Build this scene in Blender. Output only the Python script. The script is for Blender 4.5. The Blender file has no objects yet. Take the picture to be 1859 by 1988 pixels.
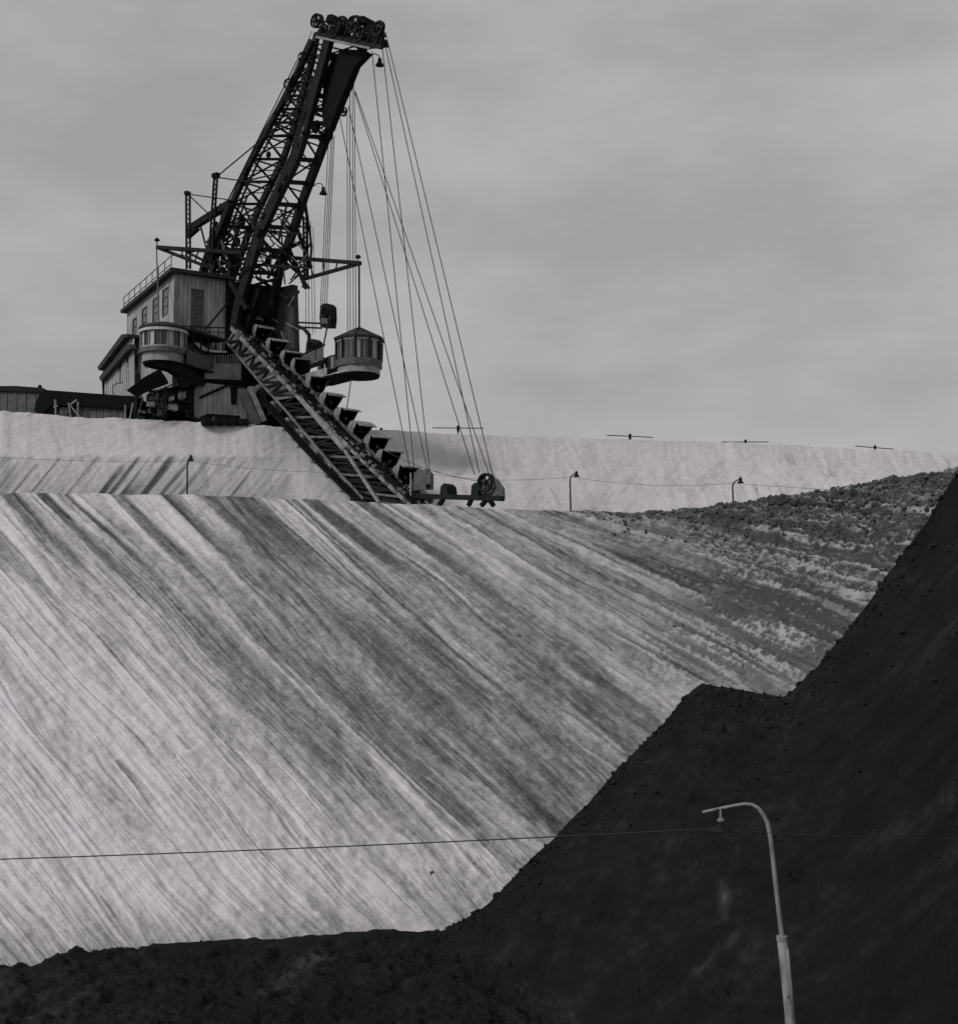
import bpy, math, random
import numpy as np
from mathutils import Vector as V, Matrix

rnd = random.Random(7)
sc = bpy.context.scene
col = sc.collection

# ------------------------------------------------------------------ camera, sky, sun, exposure
EYE = V((0, 0, 12.0))
FPX, CX, CY, PITCH = 2421.0, 929.5, 994.0, math.radians(5.0)
cd = bpy.data.cameras.new('camera')
cd.sensor_width = 36.0
cd.lens = 36.0 * FPX / 1988.0
cd.clip_start, cd.clip_end = 0.5, 9000
cam = bpy.data.objects.new('camera', cd)
col.objects.link(cam)
cam.location = EYE
cam.rotation_euler = (math.radians(90) + PITCH, 0, 0)
sc.camera = cam

SUN = V((-0.66, -0.52, 0.66)).normalized()
SUN_EL = math.asin(SUN.z)
SUN_AZ = math.atan2(SUN.x, SUN.y)
w = bpy.data.worlds.new('World')
sc.world = w
w.use_nodes = True
nt = w.node_tree
nt.nodes.clear()
N = nt.nodes.new
out = N('ShaderNodeOutputWorld')
bg = N('ShaderNodeBackground')
sky = N('ShaderNodeTexSky')
sky.sky_type = 'NISHITA'
sky.sun_disc = False
sky.sun_elevation = SUN_EL
sky.sun_rotation = SUN_AZ
sky.dust_density = 4.0
bw = N('ShaderNodeRGBToBW')
tc = N('ShaderNodeTexCoord')
mp = N('ShaderNodeMapping')
mp.inputs['Scale'].default_value = (1.5, 1.5, 3.6)
mp.inputs['Location'].default_value = (3.1, 0.4, 1.7)
cl = N('ShaderNodeTexNoise')
cl.inputs['Scale'].default_value = 2.6
cl.inputs['Detail'].default_value = 7
cl.inputs['Roughness'].default_value = 0.55
ramp = N('ShaderNodeMapRange')
ramp.inputs['From Min'].default_value = 0.36
ramp.inputs['From Max'].default_value = 0.72
ramp.inputs['To Min'].default_value = 2.6
ramp.inputs['To Max'].default_value = 3.65
mixv = N('ShaderNodeMix')
mixv.data_type = 'FLOAT'
mixv.inputs[0].default_value = 0.86          # high cloud veils most of the clear sky
tint = N('ShaderNodeMix')
tint.data_type = 'RGBA'
tint.blend_type = 'MULTIPLY'
tint.inputs[0].default_value = 1.0
tint.inputs[7].default_value = (1.0, 0.975, 1.015, 1)
L = nt.links.new
L(sky.outputs[0], bw.inputs[0])
L(tc.outputs['Generated'], mp.inputs[0])
L(mp.outputs[0], cl.inputs['Vector'])
L(cl.outputs[0], ramp.inputs[0])
L(bw.outputs[0], mixv.inputs[2])
L(ramp.outputs[0], mixv.inputs[3])
L(mixv.outputs[0], tint.inputs[6])
L(tint.outputs[2], bg.inputs[0])
bg.inputs[1].default_value = 0.12
L(bg.outputs[0], out.inputs[0])

sd = bpy.data.lights.new('sun', 'SUN')
sd.energy = 1.5
sd.angle = math.radians(14)
sd.color = (1.0, 0.985, 0.985)
so = bpy.data.objects.new('sun', sd)
col.objects.link(so)
so.rotation_euler = SUN.to_track_quat('Z', 'Y').to_euler()
so.location = (-60, -60, 90)

vs = sc.view_settings
vs.view_transform = 'Standard'
vs.look = 'None'
vs.gamma = 1.0
vs.use_curve_mapping = False
vs.exposure = 0.22

# ------------------------------------------------------------------ picture rays (photo measured at 1859 x 1988)
FW = V((0, math.cos(PITCH), math.sin(PITCH)))
UP = V((0, -math.sin(PITCH), math.cos(PITCH)))
RT = V((1, 0, 0))

def ray(px, py):
    return FW + RT * ((px - CX) / FPX) - UP * ((py - CY) / FPX)

def at(px, py, Y):
    r = ray(px, py)
    return EYE + r * (Y / r.y)

def at_plane(px, py, q, n):
    r = ray(px, py)
    return EYE + r * ((q - EYE).dot(n) / r.dot(n))

# ------------------------------------------------------------------ noise
def _h(ix, iy, seed):
    a = (ix.astype(np.int64) * 374761393 + iy.astype(np.int64) * 668265263 + seed * 1442695041) & 0xffffffff
    a = ((a ^ (a >> 13)) * 1274126177) & 0xffffffff
    a = (a ^ (a >> 16)) & 0xffffffff
    return a.astype(np.float64) / 4294967295.0 * 2 - 1

def noise(x, y, seed=0):
    x, y = np.broadcast_arrays(np.asarray(x, float), np.asarray(y, float))
    ix, iy = np.floor(x), np.floor(y)
    fx, fy = x - ix, y - iy
    fx, fy = fx * fx * (3 - 2 * fx), fy * fy * (3 - 2 * fy)
    a, b = _h(ix, iy, seed), _h(ix + 1, iy, seed)
    c, d = _h(ix, iy + 1, seed), _h(ix + 1, iy + 1, seed)
    return (a * (1 - fx) + b * fx) * (1 - fy) + (c * (1 - fx) + d * fx) * fy

def fbm(x, y, seed=0, n=4, g=0.5):
    v, amp, f = 0, 1.0, 1.0
    for k in range(n):
        v = v + amp * noise(x * f + 17 * k, y * f - 31 * k, seed + k)
        amp *= g
        f *= 2.03
    return v

def sstep(a, b, x):
    t = np.clip((x - a) / (b - a), 0, 1)
    return t * t * (3 - 2 * t)

# ------------------------------------------------------------------ materials
TINT = (1.0, 0.965, 1.0)
def gcol(v):
    return (v * TINT[0], v * TINT[1], v * TINT[2], 1)

def mat(name, lo, hi, scale=3.0, rough=0.75, metal=0.0, bump=0.15, bscale=25.0, stretch=(1, 1, 1), spec=0.3):
    m = bpy.data.materials.new(name)
    m.use_nodes = True
    t = m.node_tree
    b = t.nodes['Principled BSDF']
    b.inputs['Roughness'].default_value = rough
    b.inputs['Metallic'].default_value = metal
    b.inputs['Specular IOR Level'].default_value = spec
    tc = t.nodes.new('ShaderNodeTexCoord')
    mp = t.nodes.new('ShaderNodeMapping')
    mp.inputs['Scale'].default_value = stretch
    n1 = t.nodes.new('ShaderNodeTexNoise')
    n1.inputs['Scale'].default_value = scale
    n1.inputs['Detail'].default_value = 6
    n1.inputs['Roughness'].default_value = 0.62
    cr = t.nodes.new('ShaderNodeValToRGB')
    cr.color_ramp.elements[0].position = 0.3
    cr.color_ramp.elements[1].position = 0.7
    cr.color_ramp.elements[0].color = gcol(lo)
    cr.color_ramp.elements[1].color = gcol(hi)
    n2 = t.nodes.new('ShaderNodeTexNoise')
    n2.inputs['Scale'].default_value = bscale
    n2.inputs['Detail'].default_value = 4
    bp = t.nodes.new('ShaderNodeBump')
    bp.inputs['Strength'].default_value = bump
    bp.inputs['Distance'].default_value = 0.05
    l = t.links.new
    l(tc.outputs['Object'], mp.inputs[0])
    l(mp.outputs[0], n1.inputs['Vector'])
    l(mp.outputs[0], n2.inputs['Vector'])
    l(n1.outputs[0], cr.inputs[0])
    l(cr.outputs[0], b.inputs['Base Color'])
    l(n2.outputs[0], bp.inputs['Height'])
    l(bp.outputs[0], b.inputs['Normal'])
    return m

def soil_mat(name, stops, nscale, bump, bdist, rough=0.95, mixamt=0.35, spec=0.1, stretch=None):
    """colour from the per-vertex soil tone plus grain at two sizes"""
    m = bpy.data.materials.new(name)
    m.use_nodes = True
    t = m.node_tree
    b = t.nodes['Principled BSDF']
    b.inputs['Roughness'].default_value = rough
    b.inputs['Specular IOR Level'].default_value = spec
    at_ = t.nodes.new('ShaderNodeAttribute')
    at_.attribute_name = 'tone'
    tc = t.nodes.new('ShaderNodeTexCoord')
    n1 = t.nodes.new('ShaderNodeTexNoise')
    n1.inputs['Scale'].default_value = nscale
    n1.inputs['Detail'].default_value = 8
    n1.inputs['Roughness'].default_value = 0.7
    ma = t.nodes.new('ShaderNodeMath')
    ma.operation = 'MULTIPLY_ADD'
    ma.inputs[1].default_value = mixamt
    ad = t.nodes.new('ShaderNodeMath')
    ad.operation = 'ADD'
    ad.inputs[1].default_value = -mixamt * 0.5
    cr = t.nodes.new('ShaderNodeValToRGB')
    e = cr.color_ramp.elements
    e[0].position, e[0].color = stops[0][0], gcol(stops[0][1])
    e[1].position, e[1].color = stops[-1][0], gcol(stops[-1][1])
    for p, v in stops[1:-1]:
        x = e.new(p)
        x.color = gcol(v)
    n2 = t.nodes.new('ShaderNodeTexNoise')
    n2.inputs['Scale'].default_value = nscale * 2.2
    n2.inputs['Detail'].default_value = 6
    n2.inputs['Roughness'].default_value = 0.65
    bp = t.nodes.new('ShaderNodeBump')
    bp.inputs['Strength'].default_value = bump
    bp.inputs['Distance'].default_value = bdist
    l = t.links.new
    l(tc.outputs['Object'], n1.inputs['Vector'])
    l(tc.outputs['Object'], n2.inputs['Vector'])
    l(n1.outputs[0], ma.inputs[0])
    l(at_.outputs['Fac'], ma.inputs[2])
    l(ma.outputs[0], ad.inputs[0])
    l(ad.outputs[0], cr.inputs[0])
    l(cr.outputs[0], b.inputs['Base Color'])
    l(n2.outputs[0], bp.inputs['Height'])
    l(bp.outputs[0], b.inputs['Normal'])
    return m

M_SAND = soil_mat('pale_overburden', [(0.0, 0.055), (0.3, 0.15), (0.6, 0.34), (0.85, 0.52), (1.0, 0.60)], 9.0, 0.55, 0.06, mixamt=0.32)
M_COAL = soil_mat('brown_coal', [(0.0, 0.008), (0.3, 0.015), (0.7, 0.045), (1.0, 0.16)], 4.5, 0.6, 0.07, rough=0.9, mixamt=0.34, spec=0.05)
M_DARK = mat('dark_painted_steel', 0.008, 0.022, 2.5, 0.7, 0.0, 0.1, spec=0.12)
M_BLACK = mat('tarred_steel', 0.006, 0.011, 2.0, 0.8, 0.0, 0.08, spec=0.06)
M_MID = mat('grey_painted_steel', 0.05, 0.12, 2.2, 0.65, 0.0, 0.12)
M_PALE = mat('worn_pale_steel', 0.11, 0.30, 1.8, 0.6, 0.0, 0.12)
M_DUSTY = mat('dust_covered_steel', 0.06, 0.20, 1.6, 0.85, 0.0, 0.2)
M_WALL = mat('weathered_board', 0.17, 0.42, 0.9, 0.85, 0.0, 0.2, 18, (3, 3, 0.5))
M_WALLD = mat('dark_board', 0.03, 0.075, 1.0, 0.85, 0.0, 0.2, 18, (3, 3, 0.5))  # darker boards: house core, right part of the front, annex
M_ROOF = mat('tar_paper_roof', 0.018, 0.04, 1.5, 0.9)
M_TRIM = mat('white_worn_trim', 0.34, 0.5, 2.0, 0.7)
M_CABLE = mat('steel_rope', 0.012, 0.03, 4.0, 0.6)
M_GALV = mat('galvanised_lamp_post', 0.12, 0.30, 5.0, 0.55, 0.0, 0.1, 30, (1, 1, 0.35))
M_BUCKET = mat('scoured_bucket_steel', 0.10, 0.36, 2.6, 0.6, 0.0, 0.25)
M_CAB = mat('cab_sheet_metal', 0.16, 0.36, 1.4, 0.6, 0.0, 0.08)
M_CLOD = mat('damp_soil_clod', 0.018, 0.10, 0.35, 0.95, 0.0, 0.4)
M_LUMP = mat('coal_lump', 0.007, 0.022, 0.8, 0.85, 0.0, 0.4, spec=0.08)
M_STONE = mat('dark_stone', 0.05, 0.09, 3.0, 0.85, 0.0, 0.4)
M_GLASS = bpy.data.materials.new('window_glass')
M_GLASS.use_nodes = True
_b = M_GLASS.node_tree.nodes['Principled BSDF']
_n = M_GLASS.node_tree.nodes.new('ShaderNodeTexNoise')
_n.inputs['Scale'].default_value = 1.7
_r = M_GLASS.node_tree.nodes.new('ShaderNodeValToRGB')
_r.color_ramp.elements[0].color = gcol(0.012)
_r.color_ramp.elements[1].color = gcol(0.06)
M_GLASS.node_tree.links.new(_n.outputs[0], _r.inputs[0])
M_GLASS.node_tree.links.new(_r.outputs[0], _b.inputs['Base Color'])
_b.inputs['Roughness'].default_value = 0.12

# ------------------------------------------------------------------ building helpers
class MB:
    def __init__(s):
        s.v, s.f = [], []

    def add(s, vs_, fs_):
        o = len(s.v)
        s.v += [V(p) for p in vs_]
        s.f += [tuple(o + i for i in f) for f in fs_]
        return s

    def beam(s, p, q, w_, h_, up=None):
        p, q = V(p), V(q)
        d = (q - p).normalized()
        up = V(up) if up is not None else (V((0, 0, 1)) if abs(d.z) < 0.97 else V((0.643, 0.766, 0)))
        a = d.cross(up).normalized()
        b = a.cross(d).normalized()
        a *= w_ / 2
        b *= h_ / 2
        s.add([p - a - b, p + a - b, p + a + b, p - a + b, q - a - b, q + a - b, q + a + b, q - a + b],
              [(3, 2, 1, 0), (4, 5, 6, 7), (0, 1, 5, 4), (1, 2, 6, 5), (2, 3, 7, 6), (3, 0, 4, 7)])
        return s

    def box(s, o, a, b, c):
        """corner o with three edge vectors"""
        o, a, b, c = V(o), V(a), V(b), V(c)
        f = [(0, 3, 2, 1), (4, 5, 6, 7), (0, 1, 5, 4), (1, 2, 6, 5), (2, 3, 7, 6), (3, 0, 4, 7)]
        if a.cross(b).dot(c) < 0:
            f = [tuple(reversed(x)) for x in f]
        s.add([o, o + a, o + a + b, o + b, o + c, o + a + c, o + a + b + c, o + b + c], f)
        return s

    def tube(s, pts, r, n=6):
        pts = [V(p) for p in pts]
        rs = r if isinstance(r, (list, tuple)) else [r] * len(pts)
        o = len(s.v)
        ref = None
        for i, p in enumerate(pts):
            d = (pts[min(i + 1, len(pts) - 1)] - pts[max(i - 1, 0)]).normalized()
            if ref is None:
                ref = d.cross(V((0, 0, 1)) if abs(d.z) < 0.9 else V((1, 0, 0))).normalized()
            a = (ref - d * ref.dot(d)).normalized()
            b = d.cross(a)
            for k in range(n):
                t = 2 * math.pi * k / n
                s.v.append(p + (a * math.cos(t) + b * math.sin(t)) * rs[i])
        for i in range(len(pts) - 1):
            for k in range(n):
                k2 = (k + 1) % n
                s.f.append((o + i * n + k, o + i * n + k2, o + (i + 1) * n + k2, o + (i + 1) * n + k))
        s.f.append(tuple(o + k for k in reversed(range(n))))
        s.f.append(tuple(o + (len(pts) - 1) * n + k for k in range(n)))
        return s

    def lathe(s, c, prof, n=20, a0=0.0, a1=2 * math.pi):
        """prof = (radius, z) list round a vertical axis through c"""
        c = V(c)
        full = abs(a1 - a0 - 2 * math.pi) < 1e-6
        m = n if full else n + 1
        o = len(s.v)
        for r_, z in prof:
            for k in range(m):
                t = a0 + (a1 - a0) * k / n
                s.v.append(c + V((math.cos(t) * r_, math.sin(t) * r_, z)))
        for i in range(len(prof) - 1):
            for k in range(n):
                k2 = (k + 1) % m
                s.f.append((o + i * m + k, o + i * m + k2, o + (i + 1) * m + k2, o + (i + 1) * m + k))
        return s

    def prism(s, poly, ext):
        """polygon of 3D points extruded by a vector"""
        n = len(poly)
        ext = V(ext)
        s.add([V(p) for p in poly] + [V(p) + ext for p in poly],
              [tuple(reversed(range(n))), tuple(range(n, 2 * n))] +
              [(i, (i + 1) % n, n + (i + 1) % n, n + i) for i in range(n)])
        return s

    def mesh(s, name, m, base=V((0, 0, 0)), smooth=False):
        me = bpy.data.meshes.new(name)
        me.from_pydata([tuple(p - base) for p in s.v], [], s.f)
        me.materials.append(m)
        if smooth:
            me.polygons.foreach_set('use_smooth', [True] * len(me.polygons))
        me.update()
        return me

def thing(name, base, label, cat, group=None):
    o = bpy.data.objects.new(name, None)
    o.empty_display_size = 0.3
    o.location = base
    o['label'], o['category'] = label, cat
    if group:
        o['group'] = group
    col.objects.link(o)
    return o

def root_base(o):
    b = V(o.location)
    while o.parent:
        o = o.parent
        b = b + V(o.location)
    return b

def part(name, mb, m, parent, label=None, smooth=False):
    o = bpy.data.objects.new(name, mb.mesh(name, m, root_base(parent), smooth))
    o.parent = parent
    if label:
        o['label'] = label
    col.objects.link(o)
    return o

def inst(name, me, parent, mtx):
    """one more object on a shared mesh; mtx is its world matrix"""
    o = bpy.data.objects.new(name, me)
    o.parent = parent
    o.matrix_basis = Matrix.Translation(-root_base(parent)) @ mtx
    col.objects.link(o)
    return o

def solo(name, mb, m, label, cat, group=None, base=None, smooth=False):
    base = V(base) if base is not None else V((0, 0, 0))
    o = bpy.data.objects.new(name, mb.mesh(name, m, base, smooth))
    o.location = base
    o['label'], o['category'] = label, cat
    if group:
        o['group'] = group
    col.objects.link(o)
    return o

def grid_object(name, P, tone, m, kind='structure'):
    """P: rows x cols x 3 array"""
    R, C = P.shape[:2]
    me = bpy.data.meshes.new(name)
    me.vertices.add(R * C)
    me.vertices.foreach_set('co', P.reshape(-1).astype(np.float32))
    i = np.arange((R - 1) * (C - 1))
    r_, c_ = i // (C - 1), i % (C - 1)
    a = r_ * C + c_
    q = np.stack([a, a + C, a + C + 1, a + 1], 1).astype(np.int32)
    me.loops.add(q.size)
    me.loops.foreach_set('vertex_index', q.reshape(-1))
    me.polygons.add(len(q))
    me.polygons.foreach_set('loop_start', (np.arange(len(q)) * 4).astype(np.int32))
    me.polygons.foreach_set('loop_total', np.full(len(q), 4, np.int32))
    me.polygons.foreach_set('use_smooth', np.ones(len(q), bool))
    me.update(calc_edges=True)
    at_ = me.attributes.new('tone', 'FLOAT', 'POINT')
    at_.data.foreach_set('value', tone.reshape(-1).astype(np.float32))
    me.materials.append(m)
    o = bpy.data.objects.new(name, me)
    o['kind'] = kind
    col.objects.link(o)
    return o

# ------------------------------------------------------------------ TERRAIN: the face cut by the buckets, the bench above, the coal
cp, sp = math.cos(PITCH), math.sin(PITCH)
def slope_of(py, px=CX):
    """rise per metre of depth (y) along the ray through a picture row"""
    q = -(py - CY) / FPX
    return (sp + q * cp) / (cp - q * sp)
def x_of(px, py):
    q = -(py - CY) / FPX
    return ((px - CX) / FPX) / (cp - q * sp)

def smooth1(y, n=41):
    k = np.hanning(n)
    k /= k.sum()
    return np.convolve(np.pad(y, n // 2, mode='edge'), k, 'valid')

SA = np.linspace(-1700, 2500, 4201)
CREST_Y = smooth1(np.interp(SA, [-1700, 0, 400, 700, 1000, 1200, 1300, 1350, 1450, 1600, 1750, 1859, 2500],
                            [957, 957, 962, 975, 988, 995, 993, 988, 976, 951, 928, 911, 850]), 61)
CREST_D = smooth1(np.interp(SA, [-1700, 0, 400, 700, 1000, 1200, 1350, 1600, 1859, 2500],
                            [68, 69, 71, 72.5, 70.5, 72, 71, 68, 64, 58]), 161)
CREST_Y = CREST_Y + 1.6 * noise(SA / 60, 0, 5) + 0.9 * noise(SA / 17, 0, 6)
ANG = np.radians(smooth1(np.interp(SA, [-1700, -400, 0, 300, 600, 800, 1000, 1150, 1300, 1450, 1600, 1859, 2500],
                                   [55, 52, 48, 45, 40, 34, 26, 18, 11, 5, 0, -6, -9]), 161))
KS = 0.76
def cut_depth(px, py):
    yc, dc = np.interp(px, SA, CREST_Y), np.interp(px, SA, CREST_D)
    zc = 12 + slope_of(yc) * dc
    m = slope_of(py)
    return (12 - zc + KS * dc) / (KS - m)

S = np.linspace(-1250, 2050, 1500)
LT = np.concatenate([np.linspace(0, 1, 520) ** 1.15])
yc = np.interp(S, SA, CREST_Y)
an = np.interp(S, SA, ANG)
Lmax = np.minimum((2060 - yc) / np.maximum(np.sin(an), 0.05), 1500)
SS, LL = np.meshgrid(S, LT)
LL = LL * Lmax[None, :]
PX = SS + LL * np.cos(an)[None, :]
PY = yc[None, :] + LL * np.sin(an)[None, :]
D = cut_depth(PX, PY)
X, Y, Z = x_of(PX, PY) * D, D, 12 + slope_of(PY) * D
# scrape furrows: the buckets leave ribs along each stripe
wav = SS + 9 * fbm(SS / 90, LL / 240, 11, 3) + 3 * noise(SS / 20, LL / 90, 12)
wav = wav + 11 * noise(wav / 27, LL / 900, 13) + 22 * noise(wav / 75, LL / 700, 14)
f1 = noise(wav / 46, LL / 1500, 21)
f2 = noise(wav / 19, LL / 700, 22)
f3 = noise(wav / 8.5, LL / 420, 23)
f4 = noise(wav / 4.2, LL / 260, 24)
brk = 0.55 + 0.45 * noise(wav / 40, LL / 210, 25)
rough = sstep(900, 1350, SS) * (1 - 0.55 * sstep(1180, 1420, PY)) + 0.12
lump = fbm(X * 2.6, Y * 2.6 + Z, 31, 4, 0.6)
lump2 = np.abs(fbm(X * 1.1, Y * 1.5, 35, 3))
edge = sstep(0, 28, LL)
_w2 = sstep(1150, 1450, PX + 0.20 * (PY - 1000)) * sstep(1390, 1250, PY)
_g = fbm(X * 5.5, Y * 5.5, 59, 3, .75)
_rag = noise(wav / 8.0, LL / 260, 47) + 0.7 * noise(wav / 3.6, LL / 120, 48) + 0.45 * _g - 0.22
f1, f2, f3 = (np.sign(f_) * np.abs(f_) ** 0.72 for f_ in (f1, f2, f3))
disp = (0.05 * f1 + 0.06 * f2 * brk + 0.06 * f3 * brk + 0.04 * f4) * edge
disp += rough * (0.10 * lump + 0.16 * lump2) * (0.3 + 0.7 * edge) + 0.018 * lump
disp += _w2 * edge * (0.06 * np.clip(_rag, -1, 1) + 0.03 * _g)
Y2 = Y - disp * 0.62
Z2 = Z + disp * 0.78
# soil tone: dry pale sand at the left and foot, damp dark bands in the middle, clods at the right
sk = [-1500, -120, 20, 120, 400, 700, 850, 1000, 1150, 1400, 2300]
rows = [(955, [.72, .64, .54, .50, .50, .50, .60, .62, .52, .40, .34]),
        (1050, [.85, .74, .66, .54, .46, .48, .58, .60, .52, .40, .32]),
        (1200, [.92, .90, .84, .52, .40, .46, .55, .57, .50, .42, .32]),
        (1330, [.94, .92, .82, .46, .38, .43, .52, .55, .52, .46, .34]),
        (1470, [.95, .92, .74, .44, .36, .38, .46, .52, .52, .48, .34]),
        (1580, [.95, .92, .74, .54, .42, .36, .42, .47, .47, .47, .34]),
        (1680, [.96, .93, .82, .70, .58, .46, .45, .45, .45, .45, .30]),
        (1790, [.90, .92, .88, .76, .66, .55, .5, .45, .45, .45, .30]),
        (1900, [.72, .84, .86, .76, .66, .55, .5, .45, .45, .45, .30])]
ry = np.array([r_[0] for r_ in rows], float)
tv = np.array([np.interp(SA, sk, r_[1]) for r_ in rows])
wS = np.clip(wav + 40 * noise(wav / 70, LL / 330, 40) + 22 * noise(wav / 30, LL / 200, 41), -1500, 2300)
wY = np.clip(PY + 55 * noise(wav / 26, PY / 260, 42) + 30 * noise(wav / 9, PY / 160, 43), ry[0], ry[-1] - .01)
ci = np.clip((wS + 1700).astype(int), 0, len(SA) - 1)
ri = np.clip(np.searchsorted(ry, wY) - 1, 0, len(ry) - 2)
tt = (wY - ry[ri]) / (ry[ri + 1] - ry[ri])
tone = tv[ri, ci] * (1 - tt) + tv[ri + 1, ci] * tt
mk = np.clip(noise(wav / 60, LL / 230, 15) + 0.45, 0, 1.1) * (1 - 0.45 * sstep(40, -160, wav) * sstep(1250, 1500, PY))
smear = 0.13 * noise(wav / 24, LL / 140, 16) + 0.15 * noise(wav / 11, LL / 80, 17) * brk
tone = tone + 0.12 * f1 * brk + 0.15 * f2 * brk + mk * (0.14 * f3 * brk + 0.08 * f4) + smear + 0.05 * lump
top_ = sstep(1190, 985, PY) * sstep(960, 620, SS)
tone = tone + top_ * 0.26 * np.clip(2.2 * noise(wav / 15, LL / 900, 26), -1, 1)
fine = noise(wav / 2.6, LL / 130, 27)
tone = tone + 0.10 * mk * fine * (0.4 + 0.6 * np.clip(noise(wav / 22, LL / 160, 28) + .4, 0, 1)) + 0.10 * noise(wav / 2.6, LL / 15, 29) + 0.09 * noise(wav / 4.4, LL / 34, 30) + 0.06 * fbm(X * 6.5, Y * 6.5, 32, 2, .8)
rt = sstep(640, 1000, SS)
stroke = np.clip(noise(wav / 4.6, LL / 130, 55) - 0.30, 0, 1) * np.clip(noise(wav / 34, LL / 170, 56) + 0.35, 0, 1)
stroke2 = np.clip(noise(wav / 9.5, LL / 320, 57) - 0.42, 0, 1) * np.clip(noise(wav / 44, LL / 240, 58) + 0.25, 0, 1)
gran = fbm(X * 5.5, Y * 5.5, 59, 3, .75)
tone = tone - 0.75 * stroke * mk * (0.75 + 0.5 * gran) - 0.75 * stroke2 * (0.75 + 0.5 * gran)
lite = np.clip(noise(wav / 6.0, LL / 260, 44) - 0.38, 0, 1) * np.clip(noise(wav / 40, LL / 190, 45) + 0.3, 0, 1)
tone = tone + 0.55 * lite
w2 = sstep(1180, 1520, PX + 0.20 * (PY - 1000) + 60 * noise(wav / 30, LL / 120, 46)) * sstep(1390, 1250, PY)
rag = _rag + 0.15 * gran
ragged = 0.0 + 0.66 * sstep(-0.45, 0.6, rag) ** 1.25
tone = tone * (1 - 0.8 * w2) + ragged * 0.8 * w2
tone = tone * (1 - 0.10 * rt) - rt * 0.30 * np.clip(noise(wav / 7, LL / 150, 37) - 0.25, 0, 1) - sstep(850, 1200, SS) * 0.5 * np.clip(noise(wav / 17, LL / 110, 38) - 0.15, 0, 1)
clz = sstep(1150, 1420, SS + 0.35 * LL) * sstep(1330, 1080, PY)
tone = tone - clz * (0.16 * np.clip(fbm(X * 1.6, Y * 1.6, 36, 4, .65) + 0.25, 0, 1.2))
streak = np.clip(noise(wav / 6.5, LL / 330, 51) - 0.55, 0, 1) * (noise(wav / 30, LL / 120, 52) > 0.05)
tone = tone - 0.8 * streak - sstep(900, 1300, SS) * 0.35 * np.clip(lump2 - 0.35, 0, 1)
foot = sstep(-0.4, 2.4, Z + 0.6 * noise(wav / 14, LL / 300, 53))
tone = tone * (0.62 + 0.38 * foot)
tone = np.clip(tone, 0.02, 1.0)
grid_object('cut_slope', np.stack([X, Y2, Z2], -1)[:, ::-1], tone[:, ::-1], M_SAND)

# berm and upper slope up to the machine's bench
BX = np.linspace(-1700, 2500, 1150)
EDGE_Y = np.interp(BX, [-1700, 0, 25, 80, 140, 300, 490, 560, 745, 950, 1200, 1400, 1859, 2500],
                   [800, 799, 800, 803, 810, 816, 824, 829, 835, 846, 852, 859, 879, 905])
EDGE_D = np.interp(BX, [-1700, 0, 300, 490, 950, 1859, 2500], [78, 79.3, 82.6, 84.5, 92, 99, 104])
EDGE_Y = EDGE_Y + 1.3 * fbm(BX / 45, 0, 61, 3) + 0.9 * noise(BX / 6, 0, 79)
bcy, bcd = np.interp(BX, SA, CREST_Y), np.interp(BX, SA, CREST_D)
bcz = 12 + slope_of(bcy) * bcd
ez = 12 + slope_of(EDGE_Y) * EDGE_D
rowsP, rowsT = [], []
dirx = x_of(BX, 950.0 + 0 * BX)
nS = 260
def row(d, z, tone_):
    rowsP.append(np.stack([dirx * d, d, z], -1))
    rowsT.append(np.clip(tone_, 0.02, 1) + 0 * BX)
row(bcd - 0.25, bcz - 0.35, 0.4)
row(bcd + 0.1, bcz - 0.14, 0.4)
for k in range(1, 6):
    row(bcd + 0.8 * k, bcz - 0.15 - 0.05 * k + 0.05 * noise(BX / 8, k * 3.1, 62), 0.5)
d0, z0 = bcd + np.interp(BX, [0, 300, 560, 900, 1859], [4.6, 6.0, 8.8, 9.5, 10.5]), bcz - 0.4
side = sstep(650, 1050, BX)
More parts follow.
